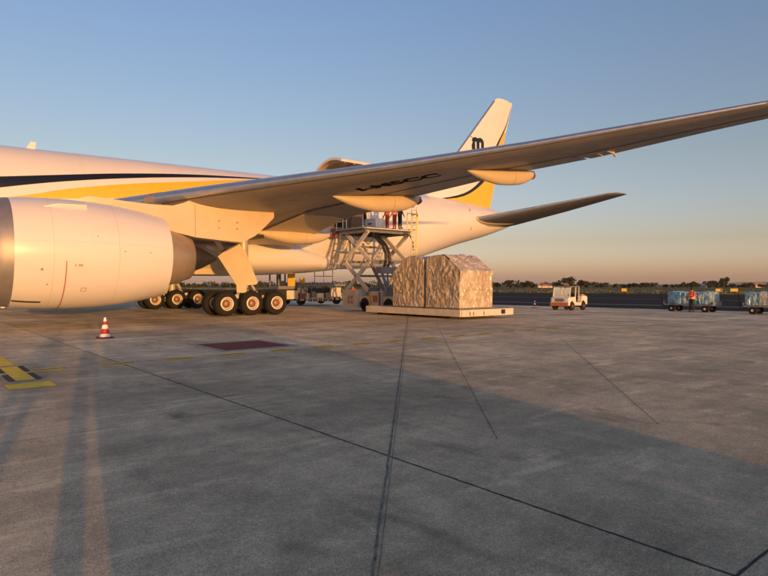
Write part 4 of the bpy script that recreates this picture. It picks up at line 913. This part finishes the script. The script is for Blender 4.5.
for q in range(3):
    k = MB(); k.path([(42.3+q, 5.42, 1.5), (42.5+q, 5.36, 1.15), (42.8+q, 5.38, 1.05), (43.0+q, 5.42, 1.4)], 0.03, 6); P(k.build('hose', 'gse_black', None), l2, LB2)
person((46.0, 3.6, ground_z(46)), R(100), 'person in red trousers standing at the low loader behind the jet', top='hivis', legs='red_cloth')

# ---------------------------------------------------------------- pallet transporter and wrapped pallets
TB = (39.5, -11.0, ground_z(39.5))
tr = empty('pallet_transporter', TB, 'long low cream pallet trailer carrying two wrapped cargo loads', 'trailer')
TX0, TX1, TY0, TY1 = 37.45, 41.35, -16.35, -9.15
b = MB(); b.bb(TX0+0.08, TX1-0.08, TY0+0.08, TY1-0.08, 0.20, 0.40); P(b.build('frame', 'gse_black', None, smooth=0), tr, TB)
b = MB()
for x in (TX0, TX1): b.bb(x-0.05, x+0.05, TY0, TY1, 0.13, 0.47)
P(b.build('side_rail', 'cream', None, smooth=0, bevel=0.015), tr, TB)['kind'] = 'stuff'
for y in (TY0, TY1):
    k = MB(); k.bb(TX0+0.055, TX1-0.055, y-0.05, y+0.05, 0.13, 0.46); P(k.build('end_rail', 'cream', None, smooth=0, bevel=0.015), tr, TB)
k = MB(); k.bb(TX1-1.0, TX1-0.7, TY0-0.07, TY0-0.045, 0.2, 0.42); P(k.build('stop_plate', 'gse_black', None, smooth=0), tr, TB)
for x in (38.0, 38.25, 39.0, 40.5): k = MB(); k.bb(x, x+0.07, TY0-0.066, TY0-0.052, 0.18, 0.36); P(k.build('bracket', 'gse_grey', None, smooth=0), tr, TB)
for y in (-15.2, -13.2, -11.6, -10.0):
    for x in (37.75, 41.05):
        k = MB(); k.lathe([(-0.08, 0.02), (-0.08, 0.17), (0.08, 0.17), (0.08, 0.02)], (x, y, 0.17), 'X', 16); P(k.build('wheel', 'tyre', None, smooth=40), tr, TB)
for j in range(17):
    k = MB(); y = TY0+0.25+j*0.40; k.tube((TX0+0.08, y, 0.43), (TX1-0.08, y, 0.43), 0.045, 8); P(k.build('roller', 'roller', None), tr, TB)
def wrapped(name, y0, y1, flip, label, x0=37.72, x1=40.15, zb=0.545):
    """a load under crumpled plastic film and net: contoured box, finely dented"""
    bx_, by_ = (x0+x1)/2, (y0+y1)/2; root = empty(name, (bx_, by_, zb-0.065), label, 'cargo pallet', 'wrapped cargo pallets')
    w_, l_ = x1-x0, y1-y0
    k = MB(); k.box((0, 0, 0.02), (w_+0.12, l_+0.06, 0.04)); k.build('pallet_sheet', 'roller', root, smooth=0)
    ts, zs = 34, []
    # outline in the y-z plane, from one foot over the top to the other
    H1, H2 = 1.86, 2.62
    prof = [(-l_/2, 0.05), (-l_/2, H1*0.5), (-l_/2, H1), (-l_/2+0.55, H1+0.42), (-l_/2+1.05, H2), (0.3, H2+0.05), (l_/2-0.12, H2-0.03), (l_/2, H2-0.15), (l_/2, H1*0.6), (l_/2, 0.05)]
    if flip: prof = [(-p[0], p[1]) for p in reversed(prof)]
    pts = []
    for (a, c), (d, e) in zip(prof[:-1], prof[1:]):
        n = max(2, int(math.hypot(d-a, e-c)/0.055))
        for i in range(n): pts.append((a+(d-a)*i/n, c+(e-c)*i/n))
    pts.append(prof[-1]); nx = 46; rnd = random.Random(name+label)
    from mathutils import noise as mn
    def dent(x, y, z):
        p = Vector((x*1.3+by_, y*1.3, z*1.0)); a = mn.noise(p*1.4)*0.05; t1 = 0.5-abs(mn.noise(Vector((x*2.6+z*1.7+by_, y*2.6+z*1.7, z*0.5)))); t2 = 0.5-abs(mn.noise(Vector((x*2.4-z*1.9+by_*2, y*2.4-z*1.9, z*0.5+4)))); a += 0.036*(max(0, t1-0.38)/0.12)**2+0.036*(max(0, t2-0.38)/0.12)**2; q = Vector((x*4+by_*3, y*4, z*2.2)); r_ = abs(mn.noise(q))*0.085; s_ = abs(mn.noise(Vector((x*9, y*9+by_, z*4))))*0.03; return a+0.02-r_-s_
    rows = []
    for i in range(nx+1):
        x = -w_/2+w_*i/nx; row = []
        for y, z in pts:
            sh = 1.0
            if z > H1: x_ = x*(1-0.05*(z-H1))
            else: x_ = x
            d = dent(x_, y, z); ny = y/(l_/2); nz = 1 if z > H1+0.3 else 0
            row.append((x_, y+d*(1 if ny > 0 else -1)*(1-nz), max(0.045, z+d*nz*1.3)))
        rows.append(row)
    k.__init__(); k.loft(rows, False, False)
    # end faces as grids down to the sheet
    for x, sgn in ((-w_/2, -1), (w_/2, 1)):
        ny = 44; cols = []
        for j in range(ny+1):
            y = -l_/2+l_*j/ny
            top = max([lin([p[0] for p in prof[2:-2]], [p[1] for p in prof[2:-2]], y)])
            col_ = []
            for i in range(49):
                z = 0.05+(top-0.05)*i/48; xt = x*(1-0.05*max(0, z-H1)); d = dent(xt+3, y, z); edge = min(1, 6*min(j/ny, 1-j/ny, (i+2)/48, 1-i/48))
                col_.append((xt+sgn*d*edge, y, z))
            cols.append(col_)
        k.loft(cols, False, False)
    k.build('wrapped_load', 'film_brown', root, smooth=60)
    return root
wrapped('cargo_pallet', -16.0, -13.72, False, 'brown film-wrapped cargo load on the near end of the pallet trailer')
wrapped('cargo_pallet', -13.46, -11.15, True, 'brown film-wrapped cargo load behind the near one, sloping towards the loader')

# ---------------------------------------------------------------- traffic cones
def cone(loc, label, s=1.0):
    root = empty('traffic_cone', loc, label, 'traffic cone', 'traffic cones'); root.scale = (s, s, s)
    k = MB(); k.box((0, 0, 0.02), (0.42, 0.42, 0.04)); k.build('base', 'cone_base', root, smooth=0, bevel=0.015)
    prof = [(0.04, 0.155, 'cone_white'), (0.13, 0.132, 'cone_red'), (0.28, 0.098, 'cone_white'), (0.40, 0.072, 'cone_red'), (0.50, 0.050, 'cone_white'), (0.60, 0.030, None)]
    for (z0, r0, m), (z1, r1, _) in zip(prof[:-1], prof[1:]):
        k = MB(); k.lathe([(z0, r0), (z1, r1)], (0, 0, 0), 'Z', 24); k.build('band', m, root, smooth=60)
    k = MB(); k.lathe([(0.60, 0.030), (0.615, 0.026), (0.618, 0.012), (0.60, 0.01)], (0, 0, 0), 'Z', 16); k.build('tip', 'cone_white', root, smooth=60)
    return root
cone((21.97, -15.7, 0), 'red and white traffic cone standing in front of the engine', 1.04)
cone((58.2, -5.5, ground_z(58.2)), 'small red and white traffic cone beside the white tow tractor', 1.0)
cone((22.75, 13.03, 0), 'red and white traffic cone at the left edge below the engine inlet', 1.0)

# ---------------------------------------------------------------- tow tractor
def tractor(loc, rz, label):
    """forward is local +X, length 2.9"""
    root = empty('tow_tractor', loc, label, 'tow tractor', None, rz)
    b = MB(); b.prism([(-1.45, 0.42), (-1.45, 0.98), (-1.30, 1.08), (-0.62, 1.08), (-0.52, 0.62), (0.28, 0.62), (0.32, 1.02), (1.30, 0.98), (1.43, 0.90), (1.45, 0.40), (1.18, 0.36), (1.10, 0.60), (0.86, 0.74), (0.62, 0.60), (0.56, 0.36), (-0.50, 0.36), (-0.58, 0.62), (-0.84, 0.78), (-1.10, 0.62), (-1.18, 0.40)], -0.72, 0.72); b.build('body', 'gse_white', root, smooth=0, bevel=0.03)
    b = MB(); b.bb(1.452, 1.49, -0.74, 0.74, 0.34, 0.60); b.build('front_bumper', 'orange', root, smooth=0, bevel=0.015)
    for y in (-0.52, 0.52):
        k = MB(); k.lathe([(0, 0.085), (0.025, 0.08), (0.03, 0.01)], (1.452, y, 0.78), 'X', 14); k.build('headlight', 'reflect', root)
    b = MB(); b.bb(1.45, 1.462, -0.34, 0.34, 0.66, 0.90); b.build('grille', 'gse_grey', root, smooth=0)
    b = MB()
    for y in (-0.66, 0.66):
        b.beam((1.16, y, 0.98), (1.02, y, 1.74), 0.07, 0.07); b.beam((0.30, y, 0.98), (0.24, y, 1.74), 0.06, 0.06)
    b.beam((1.10, 0, 0.99), (1.02, 0, 1.74), 0.05, 0.05); b.beam((1.15, -0.66, 1.02), (1.15, 0.66, 1.02), 0.06, 0.06)
    b.build('cab_frame', 'gse_white', root, smooth=0)['kind'] = 'stuff'
    b = MB(); b.bb(-0.25, 1.10, -0.74, 0.74, 1.74, 1.82); b.build('roof', 'gse_grey', root, smooth=0, bevel=0.025)
    for y0, y1 in ((-0.62, -0.03), (0.03, 0.62)):
        k = MB(); k.add([(1.12, y0, 1.05), (1.12, y1, 1.05), (1.025, y1, 1.73), (1.025, y0, 1.73)], [(0, 1, 2, 3)]); k.add([(1.11, y0, 1.05), (1.11, y1, 1.05), (1.015, y1, 1.73), (1.015, y0, 1.73)], [(3, 2, 1, 0)]); k.build('windshield', 'glass', root, smooth=0)
    for y in (-0.66, 0.66):
        k = MB(); k.beam((-0.22, y, 0.65), (-0.22, y, 1.74), 0.05, 0.05); k.build('rear_post', 'gse_white', root, smooth=0)
    b = MB(); b.bb(-0.35, 0.10, -0.5, 0.5, 0.62, 0.80); b.bb(-0.42, -0.30, -0.5, 0.5, 0.80, 1.25); b.build('seat', 'gse_black', root, smooth=0, bevel=0.03)
    b = MB(); b.tube((0.30, 0.28, 1.0), (0.12, 0.28, 1.18), 0.03, 8); b.lathe([(0, 0.16), (0.02, 0.18), (0.04, 0.16)], (0.12, 0.28, 1.16), 'Z', 18); b.build('steering_wheel', 'gse_black', root)
    b = MB(); b.bb(-1.25, -0.72, -0.6, 0.6, 1.082, 1.2); b.build('tool_tray', 'orange', root, smooth=0, bevel=0.02)
    b = MB(); b.tube((0.6, 0.2, 1.82), (0.6, 0.2, 1.98), 0.07, 10); b.build('beacon', 'red', root)
    for x in (0.86, -0.84):
        for y in (-0.66, 0.66):
            k = MB(); k.lathe([(-0.11, 0.12), (-0.11, 0.28), (-0.07, 0.33), (0.07, 0.33), (0.11, 0.28), (0.11, 0.12)], (x, y, 0.33), 'Y', 22); wh = k.build('wheel', 'tyre', root, smooth=40)
            k = MB(); s_ = 1 if y > 0 else -1; k.lathe([(s_*0.10, 0.13), (s_*0.06, 0.1), (s_*0.07, 0.01)], (x, y, 0.33), 'Y', 16); k.build('rim', 'hub', wh, smooth=40)
    b = MB(); b.bb(-1.62, -1.45, -0.06, 0.06, 0.44, 0.54); b.build('tow_hook', 'gse_black', root, smooth=0)
    b = MB(); b.bb(-0.45, 0.25, -0.735, -0.722, 0.40, 0.60); b.build('step_panel', 'gse_white', root, smooth=0)
    return root
tractor((56.2, -10.05, ground_z(56.2)), R(184), 'cream white open-cab tow tractor parked at the apron edge')

# ---------------------------------------------------------------- baggage carts
def cart(loc, film, label, ln=3.5, bar=True):
    root = empty('cargo_cart', loc, label, 'cargo cart', 'cargo carts at the apron edge')
    b = MB(); b.bb(-0.78, 0.78, -ln/2, ln/2, 0.50, 0.60); b.build('deck', 'gse_grey', root, smooth=0, bevel=0.01)
    for y in (-ln/2+0.55, ln/2-0.55):
        k = MB(); k.bb(-0.6, 0.6, y-0.08, y+0.08, 0.28, 0.50); k.build('axle', 'gse_black', root, smooth=0)
        for x in (-0.62, 0.62):
            k = MB(); k.lathe([(-0.09, 0.08), (-0.09, 0.24), (-0.05, 0.27), (0.05, 0.27), (0.09, 0.24), (0.09, 0.08)], (x, y, 0.27), 'X', 20); wh = k.build('wheel', 'tyre', root, smooth=40)
            k = MB(); k.lathe([(-0.095, 0.085), (-0.07, 0.01)], (x, y, 0.27), 'X', 14); k.build('rim', 'rim', wh)
    for y in (-ln/2, ln/2):
        k = MB(); k.bb(-0.76, 0.76, y-0.02, y+0.02, 0.60, 0.78); k.build('end_stop', 'gse_grey', root, smooth=0)
    if bar:
        k = MB(); k.tube((0.0, ln/2, 0.42), (0.0, ln/2+0.45, 0.40), 0.04, 8); k.tube((0.0, ln/2+0.45, 0.40), (0.0, ln/2+0.55, 1.45), 0.035, 8); k.build('draw_bar', 'gse_black', root)
    ld_ = empty('wrapped_cargo', (loc[0], loc[1], loc[2]+0.60), label.replace('low cart carrying', 'wrapped load of').replace('cart', 'load'), 'wrapped cargo')
    from mathutils import noise as mn
    y = -ln/2+0.1; n = 0
    rnd = random.Random(label)
    while y < ln/2-0.35:
        w_ = min(rnd.uniform(0.75, 1.15), ln/2-0.08-y); h = rnd.uniform(0.84, 0.96); k = MB(); rows = []; nn = 18
        prof = [(-0.70, 0.02), (-0.71, 0.3), (-0.70, 0.6), (-0.67, h-0.06), (-0.6, h), (-0.3, h+0.02), (0.0, h+0.03), (0.3, h+0.02), (0.6, h), (0.67, h-0.06), (0.70, 0.6), (0.71, 0.3), (0.70, 0.02)]
        pr_ = []
        for (a, c), (d, e) in zip(prof[:-1], prof[1:]):
            for i in range(3): pr_.append((a+(d-a)*i/3, c+(e-c)*i/3))
        for i in range(nn+1):
            t = i/nn; yy = y+w_*t; r_ = 1-0.06*(abs(2*t-1)**6); rows.append([(x*r_+0.03*mn.noise(Vector((x*5, yy*5, z*5+loc[1]))), yy, max(0.02, z*r_+0.03*mn.noise(Vector((x*4+9, yy*6, z*4))))) for x, z in pr_])
        k.loft(rows, True, True); k.build('bundle', film[n % len(film)], ld_, smooth=60); y += w_+0.02; n += 1
    return root
cart((62.0, -16.55, ground_z(62.0)), ['film_blue', 'film_blue', 'film_blue', 'film_blue'], 'low cart carrying blue wrapped bundles beside the person in orange vest', 3.45)
cart((62.0, -22.0, ground_z(62.0)), ['film_white', 'film_blue'], 'low cart carrying white and blue wrapped bundles at the right edge', 3.6)
person((60.9, -17.0, ground_z(60.9)), R(75), 'person in orange vest and dark trousers standing before the blue cart', joints=dict(ell=(-0.27, 0.08, 1.16), wrl=(-0.10, 0.26, 1.22), hdl=(-0.02, 0.30, 1.24), elr=(0.27, 0.06, 1.15)))

# ---------------------------------------------------------------- photographer and van: they stand behind the camera and cast the near shadows
ph = person((16.80, -36.05, 0), R(-20), 'person taking the photograph, only the leg shadows show on the ground', joints=dict(
    ell=(-0.30, 0.22, 1.28), wrl=(-0.12, 0.42, 1.50), hdl=(-0.06, 0.46, 1.55), elr=(0.30, 0.22, 1.28), wrr=(0.12, 0.42, 1.50), hdr=(0.06, 0.46, 1.55),
    hpl=(-0.11, 0, 0.90), knl=(-0.15, 0.02, 0.50), anl=(-0.16, 0, 0.10), tol=(-0.18, 0.17, 0.05), hpr=(0.11, 0, 0.90), knr=(0.15, 0.02, 0.50), anr=(0.16, 0, 0.10), tor=(0.18, 0.17, 0.05)), top='dark_cloth', vest=False, leg=1.55)
person((15.55, -37.4, 0), R(-15), 'person standing left of the photographer, seen only by a long shadow', top='dark_cloth', vest=False)
person((17.25, -37.0, 0), R(-15), 'person standing right of the photographer, seen only by a long shadow', top='dark_cloth', vest=False)
def van(loc, L_, H, label, name='service_van'):
    root = empty(name, loc, label, 'van')
    h = L_/2
    b = MB(); b.prism([(-h, 0.35), (-h, 0.95), (-h+0.10, 1.12), (-h+0.40, H-0.12), (-h+0.62, H), (h-0.12, H), (h, H-0.12), (h, 0.35), (h-0.75, 0.33), (h-0.82, 0.62), (h-1.15, 0.76), (h-1.48, 0.62), (h-1.55, 0.33), (-h+1.55, 0.33), (-h+1.48, 0.62), (-h+1.15, 0.76), (-h+0.82, 0.62), (-h+0.75, 0.33)], -0.95, 0.95); b.build('body', 'gse_white', root, smooth=0, bevel=0.05)
    for y in (-0.957, 0.957):
        k = MB(); k.prism([(-h+0.35, 1.15), (-h+0.55, H-0.28), (-h+1.7, H-0.28), (-h+1.7, 1.15)], y-0.006, y+0.006); k.build('side_window', 'gse_black', root, smooth=0)
    k = MB(); k.add([(-h+0.12, -0.8, 1.18), (-h+0.12, 0.8, 1.18), (-h+0.37, 0.75, H-0.2), (-h+0.37, -0.75, H-0.2)], [(0, 1, 2, 3)]); o = k.build('windscreen', 'gse_black', root, smooth=0); o.location.x = -0.015
    for x in (-h+1.15, h-1.15):
        for y in (-0.85, 0.85):
            k = MB(); k.lathe([(-0.1, 0.02), (-0.1, 0.28), (-0.06, 0.34), (0.06, 0.34), (0.1, 0.28), (0.1, 0.02)], (x, y, 0.34), 'Y', 22); k.build('wheel', 'tyre', root, smooth=40)
    b = MB(); b.bb(-h+0.8, h-0.8, -0.7, 0.7, 0.18, 0.34); b.build('underbody', 'gse_black', root, smooth=0)
    return root
van((17.98, -43.4, 0), 5.13, 2.0, 'white service van parked behind the camera, seen by its shadow')

# ---------------------------------------------------------------- far background
rng = random.Random(11)
def leaf_cloud(mb, c, rx, rz, n, size):
    for _ in range(n):
        while True:
            p = Vector((rng.uniform(-1, 1), rng.uniform(-1, 1), rng.uniform(-1, 1)))
            if 0.25 < p.length < 1: break
        p *= 0.75+0.25*rng.random()
        q = Vector((c[0]+p.x*rx, c[1]+p.y*rx, c[2]+p.z*rz)); s_ = size*rng.uniform(0.6, 1.3)
        u = Vector((rng.gauss(0, 1), rng.gauss(0, 1), rng.gauss(0, 1))).normalized(); v_ = u.orthogonal().normalized(); w_ = u.cross(v_)
        mb.add([q-v_*s_-w_*s_*0.6, q+v_*s_*0.9-w_*s_*0.5, q+v_*s_+w_*s_*0.6, q-v_*s_*0.8+w_*s_*0.7], [(0, 1, 2, 3)])
def at_px(u, dist):          # a place in the far field seen at column u of the photograph, at this depth
    X = (u-384)/FPX*dist; s, c = math.sin(PSI), math.cos(PSI)
    return (16.9+dist*s+X*c, -35.4+dist*c-X*s)
b = MB()
u = -60
while u < 860:
    d = rng.uniform(370, 420); x, y = at_px(u, d); h = rng.choice([2.2, 2.8, 3.4, 3.8, 4.4])*(1.0 if u < 600 else 0.72); r_ = h*rng.uniform(0.6, 1.3)
    if rng.random() < 0.85:
        leaf_cloud(b, (x, y, h*0.52-0.4), r_, h*0.55, 60, 0.55); leaf_cloud(b, (x+rng.uniform(-2, 2), y+rng.uniform(-2, 2), h*0.8-0.4), r_*0.5, h*0.33, 25, 0.45)
    u += rng.uniform(2.0, 6.5)
tag(b.build('distant_treeline', 'leaf', smooth=0, recalc=False), kind='stuff')
def tree(u, d, h, r_, label):
    x, y = at_px(u, d); root = empty('far_tree', (x, y, -0.42), label, 'tree', 'trees on the far side of the field')
    k = MB(); k.tube((0, 0, 0), (0.1, 0, h*0.45), 0.28, 8, 0.18); k.tube((0.1, 0, h*0.4), (r_*0.4, 0.3, h*0.7), 0.14, 6, 0.05); k.tube((0.1, 0, h*0.4), (-r_*0.4, -0.3, h*0.7), 0.14, 6, 0.05); k.build('trunk', 'bark', root)
    k = MB()
    for _ in range(9):
        leaf_cloud(k, (rng.uniform(-.5, .5)*r_, rng.uniform(-.5, .5)*r_, h*rng.uniform(0.40, 0.78)), r_*rng.uniform(.38, .6), h*rng.uniform(.16, .24), 70, 0.42)
    k.build('crown', 'leaf', root, smooth=0, recalc=False)
for u, d, h, r_, lb in ((569, 362, 7.2, 4.6, 'tall round tree rising behind the white tow tractor'), (583, 368, 5.2, 3.8, 'smaller bushy tree just right of the tall round tree'), (528, 372, 4.8, 3.6, 'bushy far tree left of the white tow tractor'), (508, 368, 5.4, 4.2, 'broad far tree just right of the wrapped pallets'), (724, 380, 7.4, 3.4, 'tall dark tree right of the blue cart'), (711, 384, 5.0, 4.6, 'broad dark tree behind the person in the orange vest'), (694, 380, 4.2, 3.2, 'low dark tree above the blue cart'), (352, 366, 4.6, 3.8, 'far tree seen under the belly beside the loader')):
    tree(u, d, h, r_, lb)
def house(u, d, w_, h, label, roof='roof_tile'):
    x, y = at_px(u, d); root = empty('far_house', (x, y, -0.42), label, 'house', None, -PSI)
    k = MB(); k.bb(-w_/2, w_/2, -3, 3, 0, h); k.build('wall', 'far_wall', root, smooth=0)
    k = MB(); k.prism([(-3.4, h), (3.4, h), (0, h+1.6)], -w_/2-0.3, w_/2+0.3, 'YZ'); k.build('roof', roof, root, smooth=0)
    for i in range(max(2, int(w_/4))):
        k = MB(); xx_ = -w_/2+w_*(i+0.5)/max(2, int(w_/4)); k.bb(xx_-0.5, xx_+0.5, -3.04, -3.005, h*0.35, h*0.75); k.build('window', 'gse_black', root, smooth=0)
house(544, 376, 9, 1.2, 'pale low house with tiled roof behind the white tow tractor')
house(757, 390, 5.5, 1.5, 'small red-roofed house at the right edge by the hills')
house(702, 390, 3.5, 0.9, 'tiny pale hut among the trees above the blue cart', 'far_wall')
b = MB()
# low hills far behind on the right
def hills(name, d, u0, u1, hmax, seed):
    mb = MB(); n = 90; rows = []
    from mathutils import noise as mn
    for i in range(n+1):
        u = u0+(u1-u0)*i/n; t = i/n; env = math.sin(math.pi*min(1, t*1.15))**0.7 if t < 0.87 else 1
        hh = hmax*(0.35+0.65*min(1, max(0, t*1.6)))*(0.75+0.5*mn.noise(Vector((t*5, seed, 0)))+0.12*mn.noise(Vector((t*24, seed, 3))))*min(1, t*6)*min(1, (1-t)*6)
        row = []
        for q, f_ in ((0, 0), (0.35, 0.55), (0.7, 0.9), (1.0, 1.0), (1.5, 0.7), (2.5, 0)):
            x, y = at_px(u, d+q*500); row.append((x, y, -1+hh*f_))
        rows.append(row)
    mb.loft(rows, False, False); return tag(mb.build(name, 'hill', smooth=60), kind='structure')
hills('hill', 6200, 640, 1250, 62, 2.3)
# taxiway guidance signs
def sign(u, v_depth, w_, label, gap=None):
    x, y = at_px(u, v_depth); root = empty('taxiway_sign', (x, y, -0.42), label, 'sign', 'yellow taxiway signs', -PSI)
    k = MB(); k.bb(-w_/2, w_/2, -0.1, 0.1, 0.25, 1.0); k.build('panel', 'sign_yellow', root, smooth=0, bevel=0.02)
    for x_ in (-w_/2+0.3, w_/2-0.3):
        k = MB(); k.tube((x_, 0, 0), (x_, 0, 0.3), 0.05, 8); k.build('leg', 'gse_grey', root)
    if gap:
        k = MB(); k.bb(gap[0], gap[1], -0.112, -0.1015, 0.3, 0.95); k.build('black_field', 'gse_black', root, smooth=0)
sign(719, 152, 1.8, 'yellow taxiway sign beside the blue cart', (0.30, 0.85)); sign(734, 154, 2.0, 'yellow taxiway sign between the two carts'); sign(624, 158, 1.4, 'small yellow taxiway sign right of the tow tractor')
# rough tufts along the edge of the grass
b = MB()
for _ in range(5200):
    t_ = rng.uniform(-170, 330); s_ = 146+abs(rng.gauss(0, 1))*45; x, y = st(s_, t_); hh = rng.uniform(0.1, 0.32); w_ = rng.uniform(0.15, 0.5); a = rng.uniform(0, 3.14)
    b.add([(x-w_*math.cos(a), y-w_*math.sin(a), -0.42), (x+w_*math.cos(a), y+w_*math.sin(a), -0.42), (x+rng.uniform(-.1, .1), y+rng.uniform(-.1, .1), -0.42+hh)], [(0, 1, 2)])
tag(b.build('grass_tufts', 'grass', smooth=0, recalc=False), kind='stuff')

# ---------------------------------------------------------------- evening haze over the whole field
b = MB(); b.bb(-9300+16, 9300+16, -9300-35, 9300-35, -1.6, 90)
hz = b.build('haze', 'leaf', smooth=0); hz.data.materials.clear()
hm_ = bpy.data.materials.new('haze_air'); hm_.use_nodes = True; hm_.node_tree.nodes.clear()
ho_ = hm_.node_tree.nodes.new('ShaderNodeOutputMaterial'); hv = hm_.node_tree.nodes.new('ShaderNodeVolumePrincipled')
hv.inputs['Color'].default_value = (0.93, 0.90, 0.90, 1); hv.inputs['Density'].default_value = 7e-5; hv.inputs['Anisotropy'].default_value = 0.1
hm_.node_tree.links.new(hv.outputs[0], ho_.inputs['Volume']); hz.data.materials.append(hm_); tag(hz, kind='stuff')
